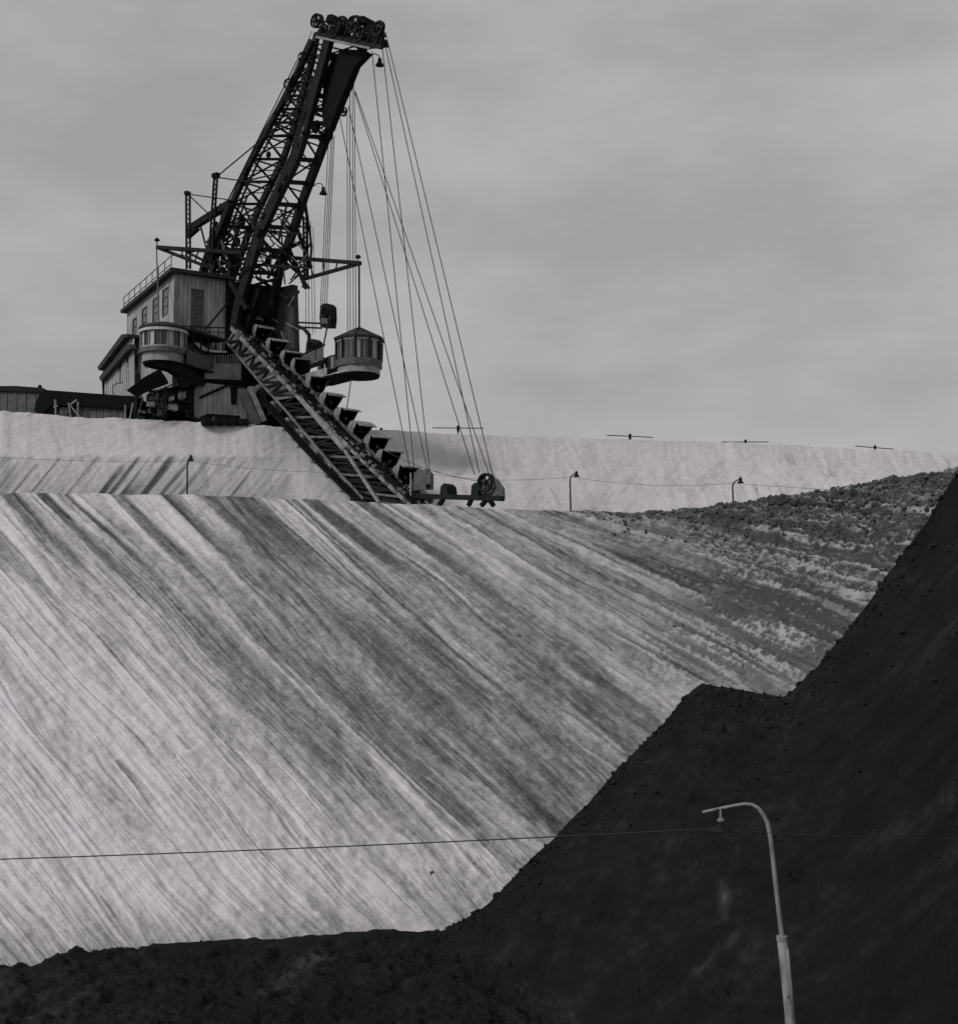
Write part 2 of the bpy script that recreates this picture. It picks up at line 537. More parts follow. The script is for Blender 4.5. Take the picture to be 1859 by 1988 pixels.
for k in range(nS + 1):
    t = k / nS
    prof = t + 0.075 * math.sin(t * math.pi * 2) * (1 if t < .5 else .8)     # a slight ledge half way up
    d = d0 + (EDGE_D - d0) * t
    z = z0 + (ez - z0) * prof
    tl = 1 - sstep(0.40, 0.52, t + 0.05 * noise(BX / 70, 0, 63))             # lower half: scraped toward the left
    ms = (z - 12) / d
    pyr = CY - FPX * (ms * cp - sp) / (cp + ms * sp)
    tl = sstep(881, 893, pyr + 2.5 * noise(BX / 40, 0, 63))
    q = BX - (955 - pyr) * 0.78
    g = 0.35 * noise(q / 34, t * 1.2, 64) + 0.5 * noise(q / 11, t * 2, 65) + 0.55 * noise(q / 5, t * 3, 66)
    qv = BX + t * 60 + 5 * noise(BX / 40, t * 5, 60)
    gv = 0.3 * noise(qv / 30, t * 2, 67) + 0.4 * noise(qv / 9, t * 2.5, 68) + 0.5 * noise(qv / 4.5, t * 4, 75)
    lm = fbm(dirx * d * 3.2 - z * 2.2, z * 3.2, 69, 4, 0.7)
    patch = np.clip(fbm(BX / 190, t * 2.2, 70, 3), -1, 1)
    leftzone = 1 - sstep(430, 640, BX)
    dk = np.clip(noise(qv / 5.5, t * 3.5, 76) - 0.35, 0, 1) * np.clip(noise(BX / 60, t * 3, 77) + .3, 0, 1)
    tn = 0.90 + 0.08 * gv + 0.05 * lm - 0.5 * dk * (0.5 + 0.5 * side) - side * (0.07 + 0.05 * np.clip(patch, 0, 1))
    tn = tn - tl * leftzone * (0.12 + 0.75 * np.clip(g + 0.05, 0, 1.2) * np.clip(noise(BX / 80, t * 1.5, 78) + .6, 0, 1.2)) - tl * (1 - leftzone) * 0.12 * np.clip(g, 0, 1)
    cutm = np.clip(noise(q / 7, t * 0.7, 71) - 0.5, 0, 1) * tl * leftzone
    tn = tn - 1.6 * cutm - (1 - t) ** 6 * 0.12
    dsp = 0.06 * g * tl * leftzone + 0.02 * gv + 0.015 * lm + 0.03 * patch
    row(d - dsp * 0.6, z + dsp * 0.75, tn)
for e_, dz in ((0.4, -0.02), (1.2, -0.05), (3, -0.06), (8, -0.05), (20, 0), (60, 0), (200, 0), (700, 0), (2600, 0), (7000, 0)):
    row(EDGE_D + e_, ez + dz + 0.04 * noise(BX / 10, e_, 72) * (e_ < 10), 0.6 + 0.1 * noise(BX / 15, e_, 73))
grid_object('upper_bench', np.stack(rowsP)[:, ::-1], np.stack(rowsT)[:, ::-1], M_SAND)

# coal floor with the coal bank climbing to the right
CXS = np.concatenate([np.linspace(-900, 2050, 760), np.linspace(2060, 3800, 120)])
RY = np.interp(CXS, [-700, -80, 0, 150, 340, 400, 460, 520, 580, 660, 740, 850, 890, 945, 1000, 1090, 1180, 1245, 1290, 1320, 1360, 1400, 1450, 1500, 1520, 1545, 1580, 1640, 1700, 1760, 1800, 1850, 1880, 2100, 3800],
               [1880, 1868, 1866, 1862, 1845, 1838, 1830, 1836, 1829, 1818, 1808, 1810, 1790, 1757, 1700, 1612, 1515, 1447, 1400, 1362, 1325, 1333, 1342, 1351, 1354, 1333, 1298, 1228, 1150, 1062, 1010, 925, 895, 800, 700])
RD = smooth1(np.interp(CXS, [-700, 0, 850, 1245, 1380, 1510, 1700, 1860, 3800], [46, 46, 46, 45, 44, 42.5, 39.5, 37, 36]), 31)
RY = RY + 1.3 * noise(CXS / 9, 0, 81) + 2.2 * noise(CXS / 26, 0, 82)
zr = 12 + slope_of(RY) * RD
tau = np.concatenate([np.linspace(-9, -1.2, 14), np.linspace(-1, 2.4, 60), np.linspace(2.45, 12, 190), np.linspace(12.1, 34.5, 130)])
TT, CC = np.meshgrid(tau, CXS, indexing='ij')
dd = RD[None, :] - TT
floor_z = np.clip(0.25 - 0.03 * np.clip(TT, 0, 40), -1.0, 0.3)
zsm = smooth1(zr, 101)
zz = zr[None, :] + (zsm - zr)[None, :] * sstep(0.3, 4.0, TT) - np.where(TT > 0, 0.80 * TT, -1.35 * TT * 0.9)
blend = 0.35
zz = np.where(TT > 0, floor_z + np.log1p(np.exp(np.clip((zz - floor_z) / blend, -40, 40))) * blend - blend * 0.0, zz)
zfix = zz[np.argmin(np.abs(tau))] - zr
zz = zz - zfix[None, :] * np.exp(-np.abs(TT) / 1.5)
cx_ = x_of(CC, 1500.0) * dd
xw = x_of(CC, RY[None, :]) * dd
near = sstep(0.0, 0.8, np.abs(TT))
rel = 0.26 * fbm(xw * 0.35, dd * 0.35, 91, 5, 0.55) + 0.13 * fbm(xw * 1.9, dd * 2.4, 92, 5, 0.66) + 0.12 * np.abs(noise(xw * 0.9, dd * 0.9, 93))
gully = 0.55 * fbm(xw * 0.16 + dd * 0.05, dd * 0.13, 94, 3, 0.5) * sstep(1.0, 5.0, TT) * sstep(850, 1200, CC)
hump = np.exp(-((xw + 5.6) / 2.6) ** 2 - ((TT - 2.2) / 1.6) ** 2) * 0.25
zz = zz + (rel - 0.05) * (0.12 + 0.88 * near) * np.where(TT < 0, 0.3, 1) + gully * near * (TT > 0) + hump
ct = 0.22 + 0.07 * fbm(xw * 0.5, dd * 0.3 + zz * 0.6, 95, 4, 0.6) + 0.10 * fbm(xw * 2.5, dd * 1.6 + zz * 2.2, 96, 4, .7)
ct += 0.10 * sstep(700, -100, CC) * sstep(0.5, 3, TT)
def dust_and_glint(px, py, d, rx, ry_, amp):
    """pale clay spilt on the coal, plus wet highlights painted into its tone"""
    p = at(px, py, d)
    return amp * np.exp(-((xw - p.x) / rx) ** 2 - ((dd - d) / ry_) ** 2) * (0.65 + 0.6 * noise(xw * 2.2, dd * 2.2, 97))
for a_ in ((560, 1900, 42.6, .9, 1.0, .34), (610, 1876, 43.7, .8, .7, .34), (520, 1930, 41, .8, .9, .25), (60, 1925, 41.5, 2.2, .7, .22), (60, 1962, 39.6, 2.6, .5, .26),
           (1400, 1763, 37.2, .22, .5, .55), (1416, 1795, 36.7, .22, .4, .4), (1408, 1856, 35.8, .4, .22, .5), (1365, 1868, 35.7, .6, .14, .35),  # wet highlights on the bank, painted as pale tone
           (1090, 1822, 41.6, 1.2, .3, .22), (1490, 1960, 34.6, .9, .6, .14), (1000, 1800, 43, .8, .4, .22)):
    ct += dust_and_glint(*a_)
P = np.stack([xw, dd, zz], -1)
grid_object('coal_ground', P[:, ::-1][::-1], np.clip(ct, 0.0, 1)[:, ::-1][::-1], M_COAL)

# ground under everything, out to the horizon
g = MB()
g.add([(-6000, -400, -1.4), (6000, -400, -1.4), (6000, 7000, -1.4), (-6000, 7000, -1.4)], [(0, 1, 2, 3)])
go = bpy.data.objects.new('pit_ground', g.mesh('pit_ground', M_COAL))
go['kind'] = 'structure'
col.objects.link(go)

# clods and lumps
ICO_V = []
_p = (1 + 5 ** .5) / 2
for a_, b_ in ((-1, _p), (1, _p), (-1, -_p), (1, -_p)):
    ICO_V += [(a_, b_, 0)]
for a_, b_ in ((-1, _p), (1, _p), (-1, -_p), (1, -_p)):
    ICO_V += [(0, a_, b_)]
for a_, b_ in ((_p, -1), (_p, 1), (-_p, -1), (-_p, 1)):
    ICO_V += [(a_, 0, b_)]
ICO_V = np.array(ICO_V) / 1.902
ICO_F = np.array([(0, 11, 5), (0, 5, 1), (0, 1, 7), (0, 7, 10), (0, 10, 11), (1, 5, 9), (5, 11, 4), (11, 10, 2), (10, 7, 6), (7, 1, 8),
                  (3, 9, 4), (3, 4, 2), (3, 2, 6), (3, 6, 8), (3, 8, 9), (4, 9, 5), (2, 4, 11), (6, 2, 10), (8, 6, 7), (9, 8, 1)])
def scatter(name, pts, sizes, m, label, cat, seed):
    r_ = np.random.RandomState(seed)
    n = len(pts)
    vv = ICO_V[None] * (0.7 + 0.6 * r_.rand(n, 12, 1)) * sizes[:, None, None] * (0.7 + 0.6 * r_.rand(n, 1, 3))
    vv = vv + pts[:, None, :]
    ff = ICO_F[None] + 12 * np.arange(n)[:, None, None]
    me = bpy.data.meshes.new(name)
    me.from_pydata(vv.reshape(-1, 3).tolist(), [], ff.reshape(-1, 3).tolist())
    me.materials.append(m)
    o = bpy.data.objects.new(name, me)
    o['kind'], o['label'], o['category'] = 'stuff', label, cat
    col.objects.link(o)
    return o
rs = np.random.RandomState(3)
wgt = (rough - 0.1) * sstep(1000, 1450, PX) * (PX < 1950) * (0.04 + np.clip(noise(wav / 16, LL / 160, 54) - .1, 0, 1)) * (PY < 1420)
wgt *= (1.0 + 3.0 * sstep(1080, 970, PY)) * (0.12 + sstep(0.1, -0.35, _rag))
pr = (wgt / wgt.sum()).reshape(-1)
idx = rs.choice(len(pr), 10000, replace=False, p=pr)
pts = np.stack([X, Y2, Z2], -1).reshape(-1, 3)[idx]
scatter('soil_clods', pts, (0.022 + 0.11 * rs.rand(len(idx)) ** 5) * (0.65 + 0.6 * sstep(1100, 990, PY.reshape(-1)[idx])), M_CLOD, 'dark damp soil clods strewn over the ribbed slope beside the coal bank', 'clods', 4)
wg = np.exp(-np.abs(TT - 0.1) / 0.5) * (CC > 820) * (CC < 1950) + 0.006 * (TT > 0) * (TT < 22) * (CC > -100) * (CC < 1950)
pr = (wg / wg.sum()).reshape(-1)
idx = rs.choice(len(pr), 9000, replace=False, p=pr)
scatter('coal_lumps', P.reshape(-1, 3)[idx], 0.012 + 0.085 * rs.rand(len(idx)) ** 6, M_LUMP, 'black coal lumps scattered over the coal bank and floor', 'coal', 5)

def slope_pt(px, py):
    d = float(cut_depth(np.array([px], float), np.array([py], float))[0])
    return at(px, py, d)
for px, py, sz, lb in ((838, 1695, .11, 'small dark stone low on the pale slope just under the overhead wire'),
                       (803, 1265, .07, 'lone dark pebble on the grey ribbed slope below the excavator ladder'),
                       (1298, 1300, .07, 'dark pebble on the ribbed slope above the notch in the coal bank'),
                       (1008, 1233, .06, 'dark pebble on the grey slope below the leveller end sheave')):
    p = slope_pt(px, py)
    k = MB()
    k.add([p + V(v_) * sz * rnd.uniform(.75, 1.25) for v_ in ICO_V], [tuple(f) for f in ICO_F])
    solo('stone', k, M_STONE, lb, 'stone', 'stones on the slope', p)


# ------------------------------------------------------------------ BUCKET CHAIN EXCAVATOR
ED = V((0.766, -0.643, 0)).normalized()            # the way ladder and mast point
ND = V((0.643, 0.766, 0)).normalized()             # across them
ZU = V((0, 0, 1))
Q0 = at(480, 620, 86)
def K(px, py, c=0.0):
    """point c metres across the swing plane of mast and ladder"""
    return at_plane(px, py, Q0 + ND * c, ND)
RC = Matrix((( ED.x, ND.x, 0, 0), (ED.y, ND.y, 0, 0), (0, 0, 1, 0), (0, 0, 0, 1)))

HR, HB = V((0.866, 0.5, 0)), V((-0.5, 0.866, 0))   # house: along its front, and toward its rear
HO = at(340, 527, 86)
BENCH = 12 + float(np.interp(340, BX, ez)) - 12 - 0.05
MACH = V((HO.x + 3, HO.y + 3, BENCH))
ex = thing('bucket_chain_excavator', MACH, 'huge dark bucket chain excavator with tall leaning lattice mast on the upper bench', 'excavator')
def fr(px, py, off=0.0):
    return at_plane(px, py, HO - HB * off, HB)
def lf(px, py, off=0.0):
    return at_plane(px, py, HO - HR * off, HR)
def uu(p):
    return (p - HO).dot(HR)
def vv_(p):
    return (p - HO).dot(HB)
def Hp(u, v, z):
    return V((HO.x, HO.y, 0)) + HR * u + HB * v + ZU * z
def hbox(mb, u0, u1, v0, v1, z0, z1):
    return mb.box(Hp(u0, v0, z0), HR * (u1 - u0), HB * (v1 - v0), ZU * (z1 - z0))

# ---- machine house
ZT = HO.z - 0.12
ZB = BENCH + 1.9
UF = uu(fr(576, 600))
UM = uu(fr(441, 600))
VB = vv_(lf(247, 604))
hs = part('machine_house', hbox(MB(), 0.05, UF - .05, 0.05, VB, ZB, ZT), M_WALLD, ex)
def planks(parent, face, a0, a1, z0, z1, m, holes=(), wid=0.30, proud=0.035):
    """upright boards one by one; face 'front' (along u) or 'left' (along v)"""
    n = max(1, int(round((a1 - a0) / wid)))
    st = (a1 - a0) / n
    for i in range(n):
        b0, b1 = a0 + i * st + .012, a0 + (i + 1) * st - .012
        mid = (b0 + b1) / 2
        spans = [(z0, z1)]
        for h0, h1, hz0, hz1 in holes:
            if h0 - st * .35 < mid < h1 + st * .35:
                ns = []
                for s0, s1 in spans:
                    if hz0 > s0 + .05:
                        ns.append((s0, min(s1, hz0)))
                    if hz1 < s1 - .05:
                        ns.append((max(s0, hz1), s1))
                ns = [x for x in ns if x[1] > x[0] + .05]
                spans = ns
        pr_ = proud + rnd.uniform(-.012, .012)
        for s0, s1 in spans:
            mb = MB()
            if face == 'front':
                hbox(mb, b0, b1, 0.05 - pr_, 0.049, s0, s1)
            elif face == 'left':
                hbox(mb, 0.05 - pr_, 0.049, b0, b1, s0, s1)
            part('board', mb, m, parent)
def window(parent, face, a0, a1, z0, z1, nx=2, nz=3, fm=None, out_=0.05):
    f = MB()
    t_ = 0.07
    def bx(mb, x0, x1, y0, y1, d0, d1):
        if face == 'front':
            hbox(mb, x0, x1, -d1 + .05, -d0 + .05, y0, y1)
        else:
            hbox(mb, -d1 + .05, -d0 + .05, x0, x1, y0, y1)
    for x0, x1, y0, y1 in ((a0, a1, z0, z0 + t_), (a0, a1, z1 - t_, z1), (a0, a0 + t_, z0 + t_, z1 - t_), (a1 - t_, a1, z0 + t_, z1 - t_)):
        bx(f, x0, x1, y0, y1, 0, out_ + .02)
    for i in range(1, nx):
        x = a0 + (a1 - a0) * i / nx
        bx(f, x - .025, x + .025, z0 + t_, z1 - t_, 0.012, out_)
    for j in range(1, nz):
        z = z0 + (z1 - z0) * j / nz
        bx(f, a0 + t_, a1 - t_, z - .025, z + .025, 0.014, out_ + .002)
    wf = part('window', f, fm or M_MID, parent)
    gl = MB()
    bx(gl, a0 + t_, a1 - t_, z0 + t_, z1 - t_, 0.002, .01)
    part('window_pane', gl, M_GLASS, wf) if parent is ex else part('window_pane', gl, M_GLASS, parent)
# left wall windows traced from the photo
lw = []
for pxa, pxb, pya, pyb in ((258, 264, 618, 668), (276, 285, 597, 640), (297, 308, 578, 622), (316, 326, 560, 612),
                           (258, 264, 683, 718), (283, 290, 676, 712), (327, 335, 640, 690)):
    a, b = lf(pxa, pya), lf(pxb, pyb)
    v0, v1 = sorted((vv_(a), vv_(b)))
    z1 = lf((pxa + pxb) / 2, pya).z
    z0 = lf((pxa + pxb) / 2, pyb).z
    lw.append((v0, v1, z0, z1))
planks(hs, 'left', 0.05, VB, ZB, ZT, M_WALL, lw)
for v0, v1, z0, z1 in lw:
    window(hs, 'left', v0, v1, z0, z1, 1, 3)
a, b = fr(374, 560), fr(395, 640)
fwin = (uu(a), uu(b), b.z, a.z)
planks(hs, 'front', 0.05, UM, ZB, ZT, M_WALL, [fwin])
window(hs, 'front', *fwin, 2, 5)
planks(hs, 'front', UM, UF - .05, ZB, ZT - .05, M_WALLD, (), 0.42)
for u_ in np.linspace(UM + 1.0, UF - .7, 4):
    part('wall_post', hbox(MB(), u_ - .12, u_ + .12, -.16, .01, ZB, ZT - .1), M_DARK, hs)
part('corner_post', hbox(MB(), UM - .15, UM + .25, -.35, .0, ZB, ZT), M_BLACK, hs)
part('corner_post', hbox(MB(), -.06, .05, -.06, .05, ZB, ZT), M_PALE, hs)
# roof with overhanging dark eaves
rf = part('roof', hbox(MB(), -.45, UM + .4, -.45, VB + .3, ZT, ZT + .26), M_ROOF, hs)
part('roof', hbox(MB(), UM + .41, UF + .15, -.15, VB + .3, ZT - .25, ZT - .03), M_ROOF, hs)
m_ = MB()
for k in range(9):
    v = k * VB / 8
    hbox(m_, -.30, -.25, v - .025, v + .025, ZT + .26, ZT + 1.25)
for zz_ in (.62, 1.22):
    hbox(m_, -.30, -.26, -.1, VB, ZT + zz_ + .26 - .3, ZT + zz_ - .0)if False else m_.beam(Hp(-.28, 0, ZT + zz_), Hp(-.28, VB, ZT + zz_), .05, .05)
m_.tube([Hp(-.28, 0, ZT + 1.2), Hp(.3, -.1, ZT + 1.35), Hp(1.2, -.1, ZT + 1.3)], .03)
part('roof_railing', m_, M_MID, hs)
# rear annex, lower, its roof falling away to the rear with a broad double eave
def an(px, py, off=.5):
    return lf(px, py, off)
ax = part('annex', MB().prism([an(264, 772), an(250, 660), an(243, 655), an(199, 722), an(203, 772)], HR * (UF - 1)), M_WALLD, ex)
n = 15
for i in range(n):
    xa, xb = 204 + 58 * i / n + .35, 204 + 58 * (i + 1) / n - .35
    ta, tb = np.interp(xa, [199, 243, 252], [723, 657, 657]), np.interp(xb, [199, 243, 252], [723, 657, 657])
    part('board', MB().prism([an(xa, 768, .501), an(xa, ta, .501), an(xb, tb, .501), an(xb, 768, .501)], HR * -(.03 + rnd.uniform(0, .015))), M_WALL, ax)
for x0, y0, x1, y1 in ((231, 690, 235, 742), (216, 700, 220, 716), (246, 690, 249, 712)):
    part('window_pane', MB().prism([an(x0, y1, .56), an(x0, y0, .56), an(x1, y0 - 2, .56), an(x1, y1, .56)], HR * -.02), M_GLASS, ax)
part('eave', MB().prism([an(247, 648, 1.0), an(236, 649, 1.0), an(189, 713, 1.0), an(192, 719, 1.0), an(241, 656, 1.0), an(247, 654, 1.0)], HR * 4), M_ROOF, ax)
part('eave', MB().prism([an(252, 668, .95), an(244, 672, .95), an(192, 733, .95), an(196, 740, .95), an(246, 682, .95), an(254, 676, .95)], HR * .44), M_ROOF, ax)
for i in range(6):
    x = 200 + i * 8.5
    yy = np.interp(x, [192, 244], [736, 676])
    part('eave_bracket', MB().beam(an(x + 1, yy + 16, .55), an(x - 2, yy, .9), .09, .09), M_DARK, ax)
part('downpipe', MB().tube([an(200, 738, .62), an(202, 770, .62)], .1), M_DARK, ax)

# ---- undercarriage and the housings in front
uc = part('undercarriage', hbox(MB(), -1.2, UF + .6, -.3, VB + 2, BENCH + .9, ZB - .02), M_BLACK, ex)
for i in range(11):
    u = -1.5 + i * (UF + 1.5) / 10
    for v in (-.4, 4.5, 9):
        q = MB()
        c_ = Hp(u, v, BENCH + .5)
        q.tube([c_ - HB * .12, c_ + HB * .12], .5, 14)
        part('track_wheel', q, M_DARK, uc)
for v in (-.4, 4.5, 9):
    part('bogie_frame', hbox(MB(), -2.0, UF + .9, v - .42, v - .2, BENCH + .45, BENCH + 1.0), M_BLACK, uc)

OF = 3.1      # housings stand this far in front of the house wall
def f3(px, py, off=OF):
    return fr(px, py, off)
ch = thing('x', MACH, '', '') if False else None
base_z = BENCH + .15
gable = [f3(373, 806), f3(373, 766), f3(386, 742), f3(440, 748), f3(500, 750), f3(500, 822), f3(420, 822)]
hous = part('chute_housing', MB().prism(gable, HB * 2.6), M_WALL, ex)
n = 13
for i in range(n):
    t0 = i / n
    xa = 373 + 127 * t0 + .9
    xb = 373 + 127 * (i + 1) / n - .9
    ya = np.interp(xa, [373, 386, 500], [767, 744, 752])
    yb = np.interp(xb, [373, 386, 500], [767, 744, 752])
    part('wall_panel', MB().prism([f3(xa, 806 + 16 * t0, OF + .001), f3(xa, ya, OF + .001), f3(xb, yb, OF + .001), f3(xb, 806 + 16 * t0, OF + .001)],
                                  -HB * (.03 + rnd.uniform(0, .02))), M_WALL, hous)
part('roof_edge', MB().beam(f3(388, 772, OF + .1), f3(441, 748, OF + .1), .16, .14, HB), M_BLACK, hous)
part('roof_edge', MB().beam(f3(440, 748, OF + .1), f3(486, 752, OF + .1), .16, .14, HB), M_BLACK, hous)
part('doorway', MB().prism([f3(447, 752, OF + .06), f3(461, 753, OF + .06), f3(459, 786, OF + .06), f3(449, 784, OF + .06)], -HB * .05), M_BLACK, hous)
part('buttress', MB().beam(f3(470, 760, OF + .3), f3(500, 824, OF + .9), .5, .3, HB), M_MID, hous)
part('buttress', MB().beam(f3(484, 752, OF + .3), f3(512, 818, OF + .9), .35, .3, HB), M_PALE, hous)
part('corner_post', MB().beam(f3(372, 808, OF + .12), f3(372, 752, OF + .12), .3, .3, HB), M_BLACK, hous)
# bogie in front of the housing
bg_ = part('front_bogie', MB().prism([f3(396, 806, 4.2), f3(404, 803, 4.2), f3(466, 807, 4.2), f3(466, 826, 4.2), f3(396, 824, 4.2)], HB * .9), M_BLACK, ex)
for px in (404, 420, 436, 452, 470, 478):
    c_ = f3(px, 817 + (px - 404) * .04, 4.35)
    q = MB()
    q.tube([c_, c_ + HB * .12], .26, 14)
    q.tube([c_ - HB * .05, c_ + HB * .0], .1, 8)
    part('wheel', q, M_DARK, bg_)
part('brace', MB().beam(f3(408, 822, 4.3), f3(416, 809, 4.3), .05, .05, HB), M_PALE, bg_)
# dark machinery between the housing and the wagon
rc = random.Random(3)
mc = part('drive_frame', MB().prism([f3(300, 812, 2.2), f3(300, 757, 2.2), f3(372, 745, 2.2), f3(372, 815, 2.2)], HB * 2), M_BLACK, ex)
for x0, y0, x1, y1, m in ((304, 764, 322, 800, M_MID), (325, 762, 345, 778, M_DARK), (347, 757, 368, 782, M_MID), (326, 782, 344, 797, M_MID),
                          (346, 786, 369, 800, M_DARK), (306, 801, 322, 811, M_DARK), (330, 800, 362, 806, M_BLACK)):
    part('machine_panel', MB().prism([f3(x0, y0, 2.25), f3(x1, y0 + 1, 2.25), f3(x1, y1 + 1, 2.25), f3(x0, y1, 2.25)], -HB * .25), m, mc)
for a, b in (((302, 760), (346, 742)), ((300, 806), (322, 764)), ((345, 742), (371, 768)), ((268, 806), (278, 772))):
    part('brace', MB().beam(f3(*a, 2.7), f3(*b, 2.7), .09, .09, HB), M_MID, mc)
for k in range(34):
    x, y = rc.uniform(264, 368), rc.uniform(758, 806)
    w_, h_ = rc.uniform(4, 16), rc.uniform(3, 12)
    o_ = rc.uniform(2.5, 3.0)
    sl = rc.uniform(-3, 3)
    part('machine_panel', MB().prism([f3(x, y, o_), f3(x + w_, y + sl, o_), f3(x + w_, y + h_ + sl, o_), f3(x, y + h_, o_)], -HB * rc.uniform(.05, .3)), rc.choice([M_DARK, M_MID, M_MID, M_DUSTY, M_BLACK, M_WALL]), mc)
# dark canopy with a raised hip, seen from below
cn = part('dark_canopy', MB().prism([f3(250, 755, 3.6), f3(282, 731, 3.6), f3(310, 716, 3.6), f3(322, 732, 3.6), f3(328, 744, 3.6), f3(300, 754, 3.6), f3(270, 768, 3.6)], HB * .6), M_BLACK, ex)
part('canopy_post', MB().beam(f3(266, 765, 3.4), f3(262, 812, 3.4), .14, .14, HB), M_DARK, cn)
part('canopy_post', MB().beam(f3(322, 750, 3.4), f3(318, 812, 3.4), .14, .14, HB), M_DARK, cn)

# ---- gallery in front of the house: walkway, parapet, curved rail
gl_ = part('gallery', MB().prism([fr(355, 690, .2), fr(470, 707, .2), fr(470, 740, .2), fr(400, 741, .2), fr(362, 712, .2)], -HB * 1.5), M_DARK, ex)
part('gallery_panel', MB().prism([fr(396, 706, 1.75), fr(468, 706, 1.75), fr(468, 738, 1.75), fr(400, 736, 1.75)], -HB * .05), M_CAB, gl_)
for k in range(4):
    xa, xb = 397 + k * 18, 413.8 + k * 18
    part('gallery_panel', MB().prism([fr(xa, 707, 1.81), fr(xb, 707, 1.81), fr(xb, 736, 1.81), fr(xa, 735, 1.81)], -HB * .04), M_PALE if k else M_CAB, gl_)
for k in range(17):
    x = 388 + k * 5
    part('picket', MB().beam(fr(x, 686 + .12 * k, 1.8), fr(x, 705, 1.8), .07, .05, HB), M_PALE, gl_)
part('rail', MB().tube([fr(372, 658, 1.9), fr(376, 668, 1.9), fr(384, 678, 1.9), fr(396, 684, 1.9), fr(412, 686, 1.9), fr(440, 687, 1.9)], .085), M_BLACK, gl_)
part('rail_apron', MB().prism([fr(376, 664, 1.95), fr(384, 674, 1.95), fr(396, 681, 1.95), fr(412, 684, 1.95), fr(440, 685, 1.95), fr(440, 682, 1.95), fr(414, 680, 1.95), fr(398, 675, 1.95), fr(386, 666, 1.95)], -HB * .05), M_TRIM, gl_)
part('floor_beam', MB().beam(fr(392, 741, 1.6), fr(474, 742, 1.6), .35, .3, HB), M_BLACK, gl_)
part('handrail', MB().beam(fr(352, 633, .6), fr(446, 637, .6), .07, .07, HB), M_BLACK, gl_)
part('handrail', MB().beam(fr(352, 642, .6), fr(446, 646, .6), .05, .05, HB), M_DARK, gl_)
for k in range(6):
    part('rail_post', MB().beam(fr(356 + k * 17, 634 + k * .7, .6), fr(356 + k * 17, 668, .6), .05, .05, HB), M_DARK, gl_)
part('stair_stringer', MB().beam(fr(398, 640, .5), fr(442, 588, .5), .12, .2, HB), M_DARK, gl_)

# ---- left control cab: a round-ended pavilion on a dark bracket
LC = f3(318, 660, 2.4)
SCL = LC.y / FPX
def cab_ring(c, r0, r1, z0, z1, mb=None, n=28, a0=0, a1=2 * math.pi):
    return (mb or MB()).lathe(c, [(r1, z0), (r0, z0), (r0, z1), (r1, z1), (r1, z0)], n, a0, a1)
def z_at(px, py, c):
    return at(px, py, c.y - 1.2).z
LR = 47 * SCL
zr_, zs, zk, zf = z_at(318, 633, LC), z_at(318, 675, LC), z_at(318, 682, LC), z_at(318, 703, LC)
C0 = V((LC.x, LC.y, 0))
lc = part('control_cab', MB().lathe(C0, [(0.0, zf), (LR * .80, zf), (LR * .82, zf + .12), (0.0, zf + .12)], 30), M_BLACK, ex, 'round-ended left control cab in front of the pale wall')
part('cab_skirt', cab_ring(C0, LR * .86, LR * .82, zf + .14, zk), M_CAB, lc)
part('cab_sill', cab_ring(C0, LR * .99, LR * .80, zk, zk + .30), M_MID, lc)
part('cab_lower_wall', cab_ring(C0, LR * .95, LR * .91, zk + .3, zk + .42), M_CAB, lc)
for k in range(22):
    t = 2 * math.pi * k / 22
    d = V((math.cos(t), math.sin(t), 0))
    part('cab_post', MB().beam(C0 + d * LR * .93 + ZU * (zk + .42), C0 + d * LR * .93 + ZU * (zr_ - .12), .08, .08), M_MID if k % 3 else M_PALE, lc)
for k in range(22):
    t0, t1 = 2 * math.pi * (k + .1) / 22, 2 * math.pi * (k + .9) / 22
    d0_, d1_ = V((math.cos(t0), math.sin(t0), 0)), V((math.cos(t1), math.sin(t1), 0))
    a_, b_ = C0 + d0_ * LR * .91 + ZU * (zk + .42), C0 + d1_ * LR * .91 + ZU * (zk + .42)
    blind = k % 5 in (0, 3)
    part('cab_blind' if blind else 'cab_pane', MB().prism([a_, b_, b_ + ZU * (zr_ - zk - .56), a_ + ZU * (zr_ - zk - .56)], (d0_ + d1_).normalized() * -.02), M_TRIM if blind else M_GLASS, lc)
part('cab_roof', MB().lathe(C0, [(0, zr_ + .55), (LR * .5, zr_ + .42), (LR * .98, zr_ + .14), (LR * 1.04, zr_), (LR * 1.0, zr_ - .10), (0, zr_ - .10)], 30), M_ROOF, lc, None, True)
part('roof_fascia', cab_ring(C0, LR * 1.01, LR * .97, zr_ - .30, zr_ - .115), M_TRIM, lc)
# passage from the cab back to the house, and its dark carrying beam
pa, pb = C0 + HR * .6, Hp(2.6, -.1, 0)
dr = (V((pb.x, pb.y, 0)) - V((pa.x, pa.y, 0)))
cr_ = dr.cross(ZU).normalized() * (LR * .8)
for sgn in (1, -1):
    o_ = V((pa.x, pa.y, zf)) + cr_ * sgn
    part('passage_wall', MB().box(o_, dr, ZU * (zk - zf + .3), cr_ * -.04 * sgn), M_MID, lc)
    for k in range(5):
        q_ = o_ + dr * (.15 + k * .2) + ZU * (zk - zf + .3)
        part('passage_post', MB().beam(q_, q_ + ZU * (zr_ - zk - .4), .08, .08), M_DARK, lc)
part('passage_roof', MB().box(V((pa.x, pa.y, zr_ - .02)) - cr_ * 1.1, dr, cr_ * 2.2, ZU * .16), M_ROOF, lc)
part('passage_floor', MB().box(V((pa.x, pa.y, zf - .05)) - cr_, dr, cr_ * 2, ZU * .12), M_BLACK, lc)
bk = MB()
